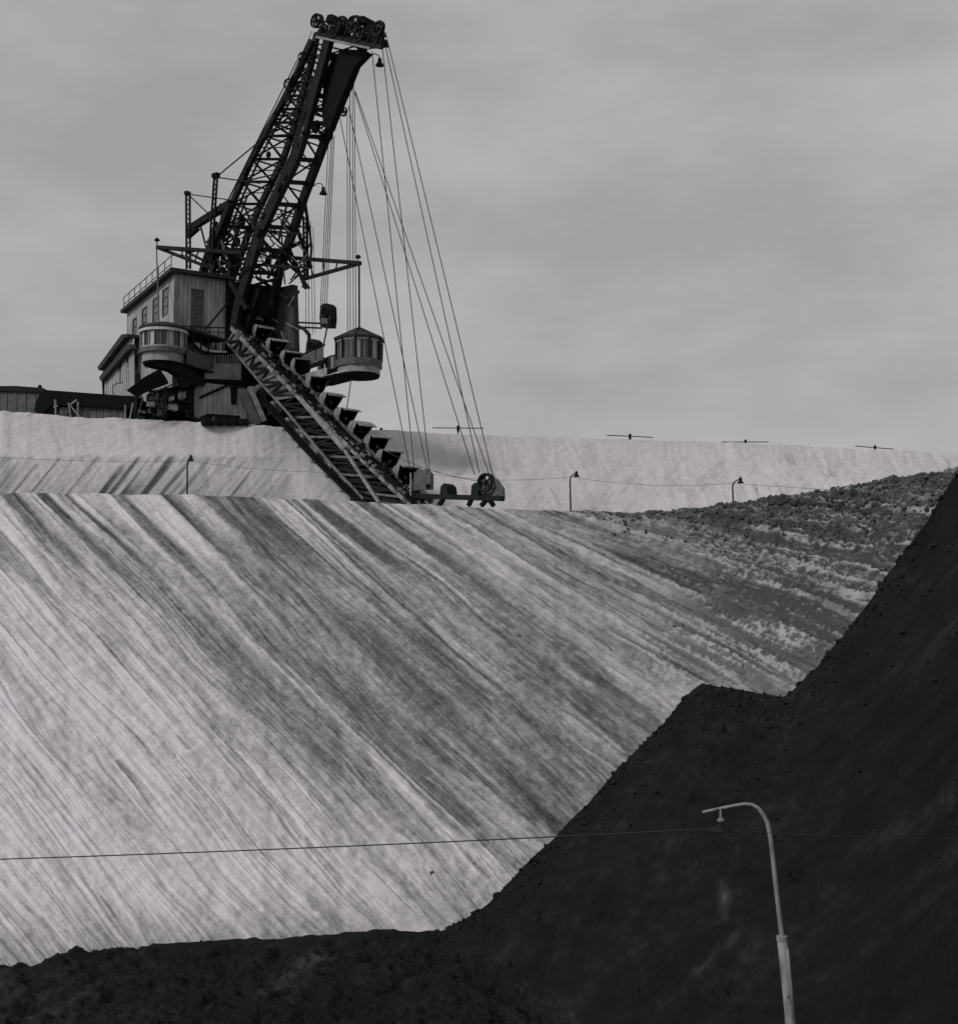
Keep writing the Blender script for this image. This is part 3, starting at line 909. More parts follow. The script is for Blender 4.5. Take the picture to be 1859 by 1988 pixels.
bk.prism([f3(296, 709, 3.6), f3(318, 702, 3.6), f3(340, 701, 3.6), f3(360, 708, 3.6), f3(376, 720, 3.6), f3(404, 740, 3.6), f3(398, 748, 3.6), f3(372, 746, 3.6), f3(366, 752, 3.6), f3(358, 752, 3.6), f3(352, 730, 3.6), f3(332, 717, 3.6)], HB * 1.0)
part('cab_bracket', bk, M_BLACK, lc)

# ---- right control cab: many-sided with a pointed roof, at the end of a walkway
RQ = K(697, 680, 3.2)
RSC = RQ.y / FPX
C1 = V((RQ.x, RQ.y, 0))
RR = 46.5 * RSC
def zc_(px, py):
    return at(px, py, C1.y - 1.0).z
ze, zs1, zb1, zf1, zap = zc_(697, 653), zc_(697, 696), zc_(697, 709), zc_(697, 727), zc_(697, 630)
NS = 10
A0 = .25
rcab = part('control_cab', MB().lathe(C1, [(0, zf1), (RR * .86, zf1), (RR * .9, zf1 + .14), (0, zf1 + .14)], 30), M_BLACK, ex, 'right control cab with a pointed many-sided roof hanging by a rod')
part('cab_skirt', cab_ring(C1, RR * .90, RR * .86, zf1 + .15, zb1, None, 30), M_CAB, rcab)
part('cab_sill', cab_ring(C1, RR * 1.0, RR * .84, zb1, zs1, None, NS, A0, A0 + 2 * math.pi), M_MID, rcab)
for k in range(NS):
    t = A0 + 2 * math.pi * k / NS
    t2 = A0 + 2 * math.pi * (k + 1) / NS
    d, d2 = V((math.cos(t), math.sin(t), 0)), V((math.cos(t2), math.sin(t2), 0))
    part('cab_post', MB().beam(C1 + d * RR * .96 + ZU * zs1, C1 + d * RR * .98 + ZU * ze, .13, .13), M_DARK, rcab)
    for j in range(3):
        f0, f1_ = (j + .08) / 3, (j + .92) / 3
        a_, b_ = C1 + (d * (1 - f0) + d2 * f0) * RR * .95, C1 + (d * (1 - f1_) + d2 * f1_) * RR * .95
        light = (k * 3 + j) % 4 == 1
        part('cab_blind' if light else 'cab_pane', MB().prism([a_ + ZU * (zs1 + .02), b_ + ZU * (zs1 + .02), b_ + ZU * (ze - .25), a_ + ZU * (ze - .25)], (d + d2).normalized() * -.03), M_TRIM if light else M_GLASS, rcab)
        if j:
            e_ = C1 + (d * (1 - j / 3) + d2 * j / 3) * RR * .96
            part('glazing_bar', MB().beam(e_ + ZU * zs1, e_ + ZU * (ze - .2), .045, .045), M_PALE, rcab)
part('cab_frieze', cab_ring(C1, RR * .985, RR * .93, ze - .26, ze - .06, None, NS, A0, A0 + 2 * math.pi), M_TRIM, rcab)
rfm = MB().lathe(C1, [(0.06, zap), (RR * 1.09, ze), (RR * 1.07, ze - .12), (0.06, ze - .02)], NS, A0, A0 + 2 * math.pi)
crf = part('cab_roof', rfm, M_ROOF, rcab)
for k in range(NS):
    t = A0 + 2 * math.pi * k / NS
    d = V((math.cos(t), math.sin(t), 0))
    part('roof_ridge', MB().beam(C1 + d * .1 + ZU * (zap + .02), C1 + d * RR * 1.08 + ZU * (ze + .02), .06, .05), M_DARK, crf)
# walkway to the machine with hooked end
wa, wb = C1 - HR * RR * .5, V((K(608, 700, 3.2).x, K(608, 700, 3.2).y, 0))
dr = V((wb.x - wa.x, wb.y - wa.y, 0))
cr_ = dr.cross(ZU).normalized() * (RR * .62)
part('walkway_floor', MB().box(V((wa.x, wa.y, zf1 - .05)) - cr_, dr * .8, cr_ * 2, ZU * .14), M_BLACK, rcab)
for sgn in (1, -1):
    o_ = V((wa.x, wa.y, zf1)) + cr_ * sgn
    part('walkway_skirt', MB().prism([o_ + dr * .25, o_ + dr * .98 + ZU * .02, o_ + dr * 1.0 + ZU * (zb1 - zf1), o_ + dr * .25 + ZU * (zb1 - zf1)], cr_ * -.05 * sgn), M_CAB, rcab)
    part('walkway_rail', MB().beam(o_ + dr * .3 + ZU * (zs1 - zf1), o_ + dr * 1.15 + ZU * (zs1 - zf1 - .1), .12, .3), M_BLACK, rcab)
    for k in range(4):
        q_ = o_ + dr * (.35 + k * .22) + ZU * (zs1 - zf1)
        part('walkway_panel', MB().prism([q_ + dr * .01, q_ + dr * .2, q_ + dr * .2 + ZU * 1.0, q_ + dr * .01 + ZU * 1.1], cr_ * -.04 * sgn), M_MID, rcab)
    part('walkway_rail', MB().beam(o_ + dr * .3 + ZU * (zs1 - zf1 + 1.15), o_ + dr * 1.2 + ZU * (zs1 - zf1 + .9), .07, .07), M_BLACK, rcab)

# ---- mast
def path(pts):
    xs, ys = [p[0] for p in pts], [p[1] for p in pts]
    return lambda y: float(np.interp(y, ys, xs))
PA = path([(608, 75), (598, 100), (574, 150), (548, 200), (516, 258), (488, 311), (453, 391), (432, 450), (418, 500), (408, 545)])
PD = path([(616, 63), (604, 125), (582, 205), (567, 260), (550, 309), (503, 405), (480, 460), (458, 520), (445, 560)])
PB = path([(640, 70), (628, 120), (613, 175), (591, 257), (575, 310), (541, 377), (503, 460), (481, 536), (462, 600), (452, 660)])
PC = path([(706, 90), (692, 125), (672, 175), (636, 260), (614, 320), (590, 383), (572, 440), (557, 482), (543, 525), (528, 600), (520, 640)])
CA, CD, CB, CC2 = -.3, 3.2, .4, 2.8
def ptA(y): return K(PA(y), y, CA)
def ptD(y): return K(PD(y), y, CD)
def ptB(y): return K(PB(y), y, CB)
def ptC(y): return K(PC(y), y, CC2)
mast = part('mast', MB().beam(ptB(640), ptC(636), .5, .5), M_DARK, ex)
def poly_beam(name, f, ys, w_, h_, m, parent, up=ED):
    for y0, y1 in zip(ys[:-1], ys[1:]):
        part(name, MB().beam(f(y0), f(y1), w_, h_, up), m, parent)
poly_beam('mast_chord', ptA, [78, 150, 200, 258, 311, 391, 450, 540], .30, .42, M_DARK, mast)
poly_beam('mast_chord', ptD, [66, 125, 205, 260, 309, 405, 460, 555], .34, .42, M_DARK, mast)
poly_beam('mast_chord', ptB, [74, 120, 175, 257, 310, 377, 460, 536, 600, 658], .42, .70, M_DARK, mast)
poly_beam('mast_chord', ptC, [92, 125, 175, 260, 320, 383, 440, 482, 525, 600, 638], .42, .56, M_DARK, mast)
lev = [84, 108, 134, 160, 186, 212, 238, 264, 309, 353, 396, 440, 484, 528]
def strut(a, b, w_=.11, m=M_DARK, name='lattice_brace', par=None):
    part(name, MB().beam(a, b, w_, w_, ED), m, par or mast)
for i, y in enumerate(lev):
    strut(ptA(y), ptD(y), .17, M_DARK, 'crossbar')
    if y > 100:
        strut(ptB(y), ptC(y + 3), .26, M_DARK, 'crossbar')
    strut(ptA(y), ptB(y + 22), .10, M_DARK, 'crossbar')
    strut(ptD(y), ptC(y + 22), .10, M_DARK, 'crossbar')
    if i + 1 < len(lev):
        y2 = lev[i + 1]
        strut(ptA(y), ptD(y2), .12)
        strut(ptD(y), ptA(y2), .12)
        ym = (y + y2) / 2
        strut(ptA(ym), ptD(ym), .06)
        if i % 2:
            strut(ptB(y), ptC(y2), .11)
            strut(ptA(y), ptB(y2 + 22), .08)
            strut(ptD(y), ptC(y2 + 22), .08)
        else:
            strut(ptC(y), ptB(y2), .11)
            strut(ptB(y + 22), ptA(y2), .08)
for f_, c_, n_ in ((ptB, CB, 34), (ptC, CC2, 26), (ptA, CA, 22)):
    for k in range(n_):
        y = rc.uniform(112, 540)
        p = f_(y) + ED * rc.uniform(-.35, .3) + ND * rc.uniform(-.3, .15)
        part('fitting', MB().beam(p, p + (f_(y + 6) - f_(y)).normalized() * rc.uniform(.15, .7), rc.uniform(.08, .22), rc.uniform(.08, .25)), rc.choice([M_BLACK, M_DARK, M_DARK, M_MID]), mast)
# inner ladder with rungs and pipes running up inside
for y0, y1 in zip([150, 220, 300, 380, 450], [220, 300, 380, 450, 545]):
    part('inner_rail', MB().beam(K(PB(y0) - 13, y0, 1.4), K(PB(y1) - 13, y1, 1.4), .1, .16, ED), M_MID, mast)
    part('inner_rail', MB().beam(K(PA(y0) + 14, y0, .4), K(PA(y1) + 14, y1, .4), .09, .14, ED), M_DARK, mast)
for y in range(160, 520, 9):
    strut(K(PA(y) + 14, y, .4), K(PA(y), y, CA), .05, M_DARK, 'rung')
# machinery lumps, gusset plates
for x, y, r_, c_ in ((503, 470, 14, .2), (452, 396, 9, -.2), (561, 462, 12, 2.8), (470, 430, 8, .6), (520, 300, 6, 0), (545, 520, 9, 2.6), (600, 225, 12, 1.2), (612, 246, 12, 1.4), (520, 505, 9, 1.2), (460, 470, 8, 0.5), (440, 430, 10, .2), (580, 300, 8, 1.2)):
    s_ = 86 / FPX * r_
    p = K(x, y, c_)
    part('gusset_plate', MB().prism([p + ED * (math.cos(a_) * s_) + ZU * (math.sin(a_) * s_ * 1.15) for a_ in np.linspace(.2, 6.48, 8)[:-1]], ND * .12), M_BLACK, mast)
# struts low in the frame: back stays and raking legs
lowlegs = [((448, 396), (392, 528), -.6, .36), ((436, 420), (402, 470), -.6, .12), ((425, 450), (440, 500), -.4, .12), ((412, 480), (430, 520), -.4, .12), ((575, 440), (604, 520), 3.6, .2), ((560, 480), (594, 560), 3.4, .2), ((540, 530), (600, 500), 3.4, .12),
    ((400, 508), (600, 520), 1.0, .16), ((395, 524), (470, 500), 2.4, .2), ((440, 440), (585, 455), 1.2, .14), ((448, 394), (366, 446), -.5, .46), ((455, 391), (420, 500), .6, .26), ((420, 430), (392, 520), 1.6, .22), ((470, 420), (440, 520), 2.4, .2), ((500, 430), (446, 522), 3.0, .18),
           ((415, 480), (470, 540), 1.0, .16), ((440, 450), (405, 520), .3, .16), ((365, 490), (430, 524), .5, .16), ((394, 505), (450, 455), 1.8, .14), ((430, 500), (512, 470), 1.2, .16),
           ((470, 500), (540, 540), 2.0, .16), ((510, 470), (560, 520), 2.4, .14), ((560, 470), (520, 540), 2.8, .16), ((520, 500), (585, 470), 3.0, .2), ((490, 480), (478, 560), 1.0, .3),
           ((545, 480), (600, 560), 3.0, .14), ((400, 470), (480, 478), .6, .14), ((450, 490), (445, 560), 0.2, .34), ((535, 440), (585, 440), 3.0, .14), ((545, 410), (572, 452), 2.8, .12),
           ((556, 400), (540, 470), 2.8, .12), ((572, 400), (548, 440), 2.8, .1), ((430, 520), (480, 600), .2, .3), ((470, 560), (540, 540), 1.5, .16), ((500, 540), (560, 580), 2.5, .2), ((390, 440), (410, 520), .2, .1),
           ((428, 395), (436, 500), -.2, .1), ((470, 390), (500, 460), 1.0, .12), ((480, 380), (455, 450), 1.6, .12), ((440, 480), (500, 520), 1.9, .14)]
for a, b, c_, w_ in lowlegs:
    part('raking_strut', MB().beam(K(*a, c_), K(*b, c_ + .15), w_, w_, ED), M_DARK if w_ > .13 else M_MID, mast)
for k in range(90):
    x, y = rc.uniform(395, 600), rc.uniform(405, 530)
    if x < 425 + (530 - y) * .28 - 20:
        continue
    L_ = rc.uniform(18, 50)
    t = rc.choice([.9, 1.1, 2.1, 2.3, 1.5, .2])
    c_ = rc.uniform(0, 3.4)
    if x + L_ * math.cos(t) > 600:
        continue
    part('lattice_brace', MB().beam(K(x, y, c_), K(x + L_ * math.cos(t), y + L_ * math.sin(t) * .8, c_ + .1), .08, .08, ED), rc.choice([M_DARK, M_DARK, M_MID]), mast)
# king posts and bow at the sides
def lattice_post(pts, c_, wpx, parent, m=M_DARK):
    (x0, y0), (x1, y1) = pts
    for o_ in (-wpx / 2, wpx / 2):
        part('post_rail', MB().beam(K(x0 + o_, y0, c_), K(x1 + o_, y1, c_), .12, .12, ED), m, parent)
    n_ = int(abs(y1 - y0) / 9)
    for k in range(n_):
        f0, f1_ = k / n_, (k + 1) / n_
        sg = 1 if k % 2 else -1
        part('post_lacing', MB().beam(K(x0 + (x1 - x0) * f0 - sg * wpx / 2, y0 + (y1 - y0) * f0, c_), K(x0 + (x1 - x0) * f1_ + sg * wpx / 2, y0 + (y1 - y0) * f1_, c_), .05, .05, ED), m, parent)
kp = part('king_post', MB().beam(K(364, 372, -.6), K(364, 378, -.6), .4, .3, ED), M_DARK, ex)
lattice_post(((365, 374), (366, 522)), -.6, 7, kp)
part('post_bracket', MB().prism([K(362, 446, -.6), K(372, 444, -.6), K(384, 443, -.6), K(378, 449, -.6), K(370, 456, -.6), K(363, 462, -.6)], ND * .3), M_BLACK, kp)
kp2 = part('king_post', MB().beam(K(414, 342, -.8), K(424, 339, -.8), .32, .3, ED), M_BLACK, ex)
lattice_post(((419, 344), (408, 505)), -.8, 6, kp2)
for a, b, c_, w_ in (((367, 377), (452, 389), -.6, .07), ((419, 344), (505, 356), -.6, .08), ((368, 380), (405, 415), -.6, .07), ((421, 343), (545, 240), -.6, .07), ((545, 240), (578, 214), -.4, .1)):
    part('stay_bar', MB().beam(K(*a, c_), K(*b, c_), w_, w_, ED), M_DARK, kp)
bow = part('side_bow', MB().tube([K(x, y, 4.0) for x, y in ((590, 372), (594, 400), (600, 440), (605, 480), (603, 502), (594, 520))], .09), M_DARK, ex)
lattice_post(((592, 420), (594, 538)), 4.0, 6, bow)
for a, b in (((590, 400), (602, 450)), ((588, 438), (603, 440)), ((586, 470), (604, 480)), ((590, 500), (603, 470))):
    part('bow_stay', MB().beam(K(*a, 3.9), K(*b, 3.9), .08, .08, ED), M_DARK, bow)

# ---- sheaves
def sheave_mesh(r, wdt, spokes=6, name='sheave'):
    mb = MB()
    n_ = 24
    prof = [(r * .80, -wdt * .4), (r * .98, -wdt * .5), (r, -wdt * .35), (r * .91, 0), (r, wdt * .35), (r * .98, wdt * .5), (r * .80, wdt * .4), (r * .80, -wdt * .4)]
    o = 0
    for q_, yy in prof:
        for k in range(n_):
            t = 2 * math.pi * k / n_
            mb.v.append(V((math.cos(t) * q_, yy, math.sin(t) * q_)))
    for i in range(len(prof) - 1):
        for k in range(n_):
            k2 = (k + 1) % n_
            mb.f.append((i * n_ + k, (i + 1) * n_ + k, (i + 1) * n_ + k2, i * n_ + k2))
    for k in range(spokes):
        t = 2 * math.pi * k / spokes
        d = V((math.cos(t), 0, math.sin(t)))
        mb.beam(d * r * .12, d * r * .84, wdt * .3, r * .13, V((0, 1, 0)))
    mb.tube([V((0, -wdt * .7, 0)), V((0, wdt * .7, 0))], r * .2, 10)
    return mb.mesh(name, M_DARK)
SH = {r: sheave_mesh(r, .16) for r in (.34, .42, .5, .58)}
def sheave(px, py, r, c_, parent=None, rz=0.0):
    p = K(px, py, c_)
    return inst('sheave', SH[r], parent or ex, Matrix.Translation(p) @ RC @ Matrix.Rotation(rz, 4, 'Z') @ Matrix.Rotation(rnd.uniform(0, 1), 4, 'Y'))
head = part('mast_head', MB().beam(K(612, 66, .4), K(742, 92, .4), .22, .26), M_DARK, ex)
part('head_beam', MB().beam(K(618, 62, 2.8), K(744, 86, 2.8), .22, .26), M_DARK, head)
part('head_beam', MB().beam(K(610, 48, 1.5), K(738, 66, 1.5), .16, .2), M_MID, head)
part('head_beam', MB().beam(K(614, 72, .2), K(718, 94, .2), .14, .14), M_PALE, head)
for x in range(622, 742, 15):
    y = 64 + (x - 622) * .22
    part('head_strut', MB().beam(K(x, y, .3), K(x + 9, y - 24, .3), .1, .1, ED), M_DARK, head)
    part('head_strut', MB().beam(K(x + 14, y, 2.7), K(x, y - 22, 2.7), .1, .1, ED), M_DARK, head)
    part('head_strut', MB().beam(K(x, y, .3), K(x + 4, y, 2.8), .14, .14), M_DARK, head)
for x, y in ((640, 33), (700, 36), (684, 50), (655, 42), (716, 52), (650, 60), (676, 74), (700, 74), (722, 72), (632, 62)):
    part('bearing_block', MB().prism([K(x - 7, y + 9, .8), K(x - 5, y - 4, .8), K(x + 5, y - 6, .8), K(x + 9, y + 8, .8)], ND * 1.2), M_BLACK, head)
for x, y, r_, c_ in ((613, 40, .5, .3), (618, 41, .5, 2.2), (660, 46, .5, .5), (664, 45, .5, 1.9), (684, 47, .58, .5), (690, 46, .58, 2.4), (733, 56, .5, .3), (736, 55, .5, 1.0), (735, 54, .5, 2.4), (733, 81, .42, .4), (737, 81, .42, 2.2), (708, 82, .5, 1.0), (720, 80, .5, 1.8), (648, 62, .42, .3), (672, 70, .42, 2.4), (697, 66, .5, .3), (712, 62, .5, 2.0), (628, 58, .42, 1.0), (640, 38, .34, 1.5),
                     (590, 112, .42, -.5), (562, 164, .42, -.5), (676, 163, .42, 3.2), (672, 160, .5, 2.9), (639, 264, .34, 3.0), (667, 217, .34, 3.3)):
    sheave(x, y, r_, c_, head, 0.9 if (x, y) in ((590, 112), (562, 164), (676, 163)) else 0)
# dark hoist housing hanging under the head
hh = part('hoist_housing', MB().prism([K(640, 122, .9), K(656, 103, .9), K(668, 95, .9), K(708, 98, .9), K(714, 101, .9), K(688, 128, .9), K(680, 150, .9), K(668, 176, .9), K(654, 208, .9), K(640, 250, .9), K(628, 246, .9), K(624, 213, .9), K(629, 153, .9)], ND * .5), M_BLACK, head)
part('head_strut', MB().beam(K(664, 168, 3.3), K(666, 214, 3.3), .09, .09, ED), M_BLACK, head)
part('head_strut', MB().beam(K(602, 212, 1.5), K(660, 216, 3.3), .09, .09), M_MID, head)
part('head_strut', MB().beam(K(620, 258, 1.5), K(640, 262, 3.2), .14, .14), M_DARK, head)
def bell_lamp(name, arm, tip, c_, s_=1.0):
    pts = [K(x, y, c_) for x, y in arm]
    mb = MB().tube(pts, .035)
    o = part(name, mb, M_DARK, ex)
    p = K(*tip, c_)
    part('lamp_shade', MB().lathe(V((p.x, p.y, 0)), [(.05, p.z + .30 * s_), (.12 * s_, p.z + .26 * s_), (.14 * s_, p.z + .02), (.30 * s_, p.z - .22 * s_), (.26 * s_, p.z - .22 * s_), (.1 * s_, p.z)], 12), M_DARK, o)
    return o
bell_lamp('floodlight', [(718, 108), (728, 104), (736, 109), (737, 114)], (737, 121), 1.5)
bell_lamp('floodlight', [(608, 362), (616, 356), (624, 357), (628, 363)], (627.5, 371), 3.0)
bell_lamp('floodlight', [(592, 541), (591, 546)], (591, 553), 3.6, .75)

# ---- cross arms carrying the two cabs
def cross_arm(tip, roots, c_t, c_r, lampxy):
    pt = K(*tip, c_t)
    o = part('cross_arm', MB().beam(pt, K(*roots[0], c_r[0]), .2, .26), M_DARK, ex)
    for k, r_ in enumerate(roots[1:], 1):
        part('arm_member', MB().beam(pt, K(*r_, c_r[k]), .2, .22), M_DARK, o)
    a, b = K(*roots[0], c_r[0]), K(*roots[1], c_r[1])
    for f0, f1_ in ((.3, .45), (.5, .65), (.7, .85)):
        part('arm_lacing', MB().beam(pt + (a - pt) * f0, pt + (b - pt) * f1_, .08, .08), M_DARK, o)
    p = K(*lampxy, c_t)
    part('arm_lamp', MB().lathe(V((p.x, p.y, 0)), [(.02, p.z + .22), (.12, p.z + .16), (.22, p.z + .0), (.1, p.z - .06), (.04, p.z - .1), (.04, p.z - .32)], 10), M_DARK, o)
    return o
ca = cross_arm((304, 480), [(470, 491), (418, 524), (377, 487)], -2.6, [.2, -.2, -.4], (305, 467))
q_ = K(304, 480, -2.6)
part('hanging_rod', MB().tube([q_, V((LC.x - .35, LC.y, zr_ + .4))], .05), M_MID, ca)
cb = cross_arm((700, 511), [(558, 500), (593, 541), (560, 500)], 3.4, [2.9, 3.6, 3.0], (695, 500))
part('arm_member', MB().beam(K(593, 541, 3.6), K(552, 508, 2.8), .18, .22), M_DARK, cb)
part('hanging_rod', MB().tube([K(697, 512, 3.4), C1 + ZU * (zap - .05)], .07), M_BLACK, cb)

# ---- bucket ladder
def LP(pts):
    xs, ys = [p[0] for p in pts], [p[1] for p in pts]
    return lambda x: float(np.interp(x, xs, ys))
UPP = [(450, 637), (586, 777), (697, 886), (800, 984)]
LOW = [(440, 664), (505, 742), (556, 798), (640, 898), (705, 968)]
UPY, LOY = LP(UPP), LP(LOW)
CU0, CU1 = 0.0, 2.9
lad = part('bucket_ladder', MB().beam(K(450, 637, 1.4), K(462, 648, 1.4), 1.2, .6), M_DARK, ex)
def lbeam(name, a, b, c0, w_, h_, m, c1=None, lab=None):
    return part(name, MB().beam(K(*a, c0), K(*b, c0 if c1 is None else c1), w_, h_, ND.cross(K(*b, c0) - K(*a, c0))), m, lad, lab)
for a, b in zip(UPP[:-1], UPP[1:]):
    lbeam('ladder_chord', a, b, CU0, .2, .27, M_PALE)
    lbeam('ladder_chord', (a[0] + 6, a[1] - 6), (b[0] + 6, b[1] - 6), CU0 + .1, .5, .16, M_BLACK)
    lbeam('ladder_chord', (a[0] + 38, a[1] - 10), (b[0] + 38, b[1] - 10), CU1, .22, .34, M_DUSTY)
for a, b in zip(LOW[:-1], LOW[1:]):
    lbeam('ladder_chord', a, b, CU0, .12, .15, M_DUSTY)
    lbeam('ladder_chord', (a[0] + 34, a[1] + 4), (b[0] + 34, b[1] + 4), CU1, .18, .24, M_DARK)
lbeam('ladder_chord', (668, 872), (736, 976), CU0 - .1, .16, .2, M_PALE)
lbeam('ladder_chord', (586, 777), (668, 872), CU0 - .15, .12, .34, M_PALE)
# side bracing between the chords, plate panels in the upper third
nb = 26
xs_u = np.linspace(455, 790, nb)
xs_l = np.linspace(442, 705, nb)
for k in range(nb):
    a, b = (xs_u[k], UPY(xs_u[k]) + 3), (xs_l[k], LOY(xs_l[k]) - 2)
    lbeam('ladder_post', a, b, CU0 + .06, .12, .14, M_DARK if k % 3 else M_DUSTY)
    lbeam('ladder_post', (a[0] + 36, a[1] - 8), (b[0] + 34, b[1] + 4), CU1, .12, .14, M_BLACK)
    if k + 1 < nb:
        d_ = (xs_l[k + 1], LOY(xs_l[k + 1]) - 2)
        e_ = (xs_u[k + 1], UPY(xs_u[k + 1]) + 3)
        lbeam('ladder_diagonal', a if k % 2 else b, d_ if k % 2 else e_, CU0 + .02, .09, .1, M_DARK)
        lbeam('ladder_diagonal', (a[0] + 36, a[1] - 8), (d_[0] + 34, d_[1] + 4), CU1, .09, .1, M_BLACK)
        part('cross_tie', MB().beam(K(*a, CU0), K(a[0] + 38, a[1] - 10, CU1), .12, .12), M_BLACK, lad)
        part('cross_tie', MB().beam(K(*b, CU0), K(b[0] + 34, b[1] + 4, CU1), .12, .12), M_BLACK, lad)
        if k < 9:
            part('side_plate', MB().prism([K(*(np.array(a) + (1, 2)), CU0 + .12), K(*(np.array(e_) + (-1, 2)), CU0 + .12), K(*d_, CU0 + .12), K(*(np.array(b) + (1, 0)), CU0 + .12)], ND * .05), (M_DUSTY, M_MID, M_MID)[k % 3], lad)
        else:
            part('side_plate', MB().prism([K(*a, CU0 + .9), K(*e_, CU0 + .9), K(*d_, CU0 + .9), K(*b, CU0 + .9)], ND * .05), M_BLACK, lad)
# chain trough floor, with the chain lying on it
for k in range(14):
    a = (462 + k * 24, UPY(462 + k * 24) - 7)
    b = (484 + k * 24, UPY(484 + k * 24) - 7)
    part('trough_plate', MB().prism([K(*a, .25), K(*b, .25), K(b[0] + 30, b[1] - 6, 2.7), K(a[0] + 30, a[1] - 6, 2.7)], ZU * -.06), M_BLACK, lad)
# buckets
def bucket_meshes():
    pr_ = [(.56, .34), (.30, .46), (-.06, .50), (-.34, .40), (-.52, .16), (-.56, -.10), (-.50, -.32), (-.36, -.50), (-.18, -.58), (-.04, -.55)]
    hw = .58
    n_ = len(pr_)
    mouth = [(-.10, -.44), (-.06, -.20), (.06, .06), (.22, .30)]       # side plates are cut back, lips stand out
    o = MB()
    def tap(z):
        t = min(1, max(0, (.30 - z) / .85))
        return 1 - .48 * t * t
    def shell(mb, sc_, h_, flip):
        q = [(x * sc_ + .03 * (1 - sc_), z * sc_) for x, z in pr_]
        for i in range(n_ - 1):
            (x0, z0_), (x1, z1_) = q[i], q[i + 1]
            f = (3, 2, 1, 0) if flip else (0, 1, 2, 3)
            ha, hb = h_ * tap(z0_), h_ * tap(z1_)
            mb.add([(x0, -ha, z0_), (x1, -hb, z1_), (x1, hb, z1_), (x0, ha, z0_)], [f])
        poly = q[1:9] + [(x * sc_, z * sc_) for x, z in mouth]
        m = len(poly)
        for sg in (-1, 1):
            fan = [(x, sg * h_ * tap(z), z) for x, z in poly] + [(-.22, sg * h_ * tap(0), 0)]
            fs = [(i, (i + 1) % m, m) for i in range(m)]
            mb.add(fan, [tuple(reversed(f)) if (sg > 0) != flip else f for f in fs])
    shell(o, 1.0, hw, False)
    for sg in (-1, 1):
        prev = (pr_[8][0], pr_[8][1])
        for x, z in mouth + [pr_[1]]:
            o.beam((prev[0], sg * hw * tap(prev[1]), prev[1]), (x, sg * hw * tap(z), z), .04, .05, (0, 1, 0))
            prev = (x, z)
    o.beam((pr_[-1][0], -hw * .52, pr_[-1][1]), (pr_[-1][0], hw * .52, pr_[-1][1]), .07, .05)
    o.beam((pr_[0][0], -hw, pr_[0][1]), (pr_[0][0], hw, pr_[0][1]), .10, .06)
    for yy in (-.24, 0, .24):
        o.beam((-.10, yy, -.57), (.06, yy, -.53), .12, .05)
    o.beam((-.50, -.3, -.1), (-.62, -.3, -.1), .16, .5)
    o.beam((-.50, .3, -.1), (-.62, .3, -.1), .16, .5)
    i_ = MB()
    shell(i_, .93, hw - .03, True)  # inner shell coloured black for the bucket's inside shade and caked mud
    return o.mesh('bucket', M_BUCKET), i_.mesh('bucket_shade_lining', M_BLACK)
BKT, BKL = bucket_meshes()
def put_bucket(px, py, c_, tilt, s_=1.0, yaw=0.0):
    m_ = Matrix.Translation(K(px, py, c_)) @ RC @ Matrix.Rotation(yaw, 4, 'Z') @ Matrix.Rotation(tilt, 4, 'Y') @ Matrix.Scale(s_, 4)
    o = inst('bucket', BKT, lad, m_)
    l_ = bpy.data.objects.new('bucket_shade_lining', BKL)
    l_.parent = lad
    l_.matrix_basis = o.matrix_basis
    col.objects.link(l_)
BPOS = [(488, 630), (511, 650), (539, 676), (567, 700), (588, 716), (618, 749), (645, 782), (674, 812), (702, 838), (733, 866), (757, 894), (789, 925)]
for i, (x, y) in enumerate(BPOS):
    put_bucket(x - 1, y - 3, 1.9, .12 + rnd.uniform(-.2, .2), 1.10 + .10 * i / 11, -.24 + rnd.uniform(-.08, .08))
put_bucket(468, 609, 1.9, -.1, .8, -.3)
# chain: link plates between buckets on both strands
for i in range(len(BPOS) - 1):
    (x0, y0), (x1, y1) = BPOS[i], BPOS[i + 1]
    for f0, f1_ in ((0.0, .52), (.48, 1.0)):
        for c_ in (1.5, 2.3):
            a = (x0 + (x1 - x0) * f0 - 10, y0 + (y1 - y0) * f0 + 13)
            b = (x0 + (x1 - x0) * f1_ - 10, y0 + (y1 - y0) * f1_ + 13)
            part('chain_link', MB().beam(K(*a, c_), K(*b, c_), .09, .22, ND.cross(K(*b, c_) - K(*a, c_))), M_MID, lad)
low_run = [(500, 762), (528, 794), (556, 826), (584, 858), (612, 888), (640, 916), (668, 944), (694, 968)]
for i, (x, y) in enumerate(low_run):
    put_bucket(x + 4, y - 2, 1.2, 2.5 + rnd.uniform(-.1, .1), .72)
    if i + 1 < len(low_run):
        x1, y1 = low_run[i + 1]
        for c_ in (.5, 1.9):
            lbeam('chain_link', (x, y - 2), (x1, y1 - 2), c_, .12, .3, M_BLACK)
        lbeam('guide_rail', (x - 2, y + 3), (x1 - 2, y1 + 3), .3, .2, .22, M_BLACK)
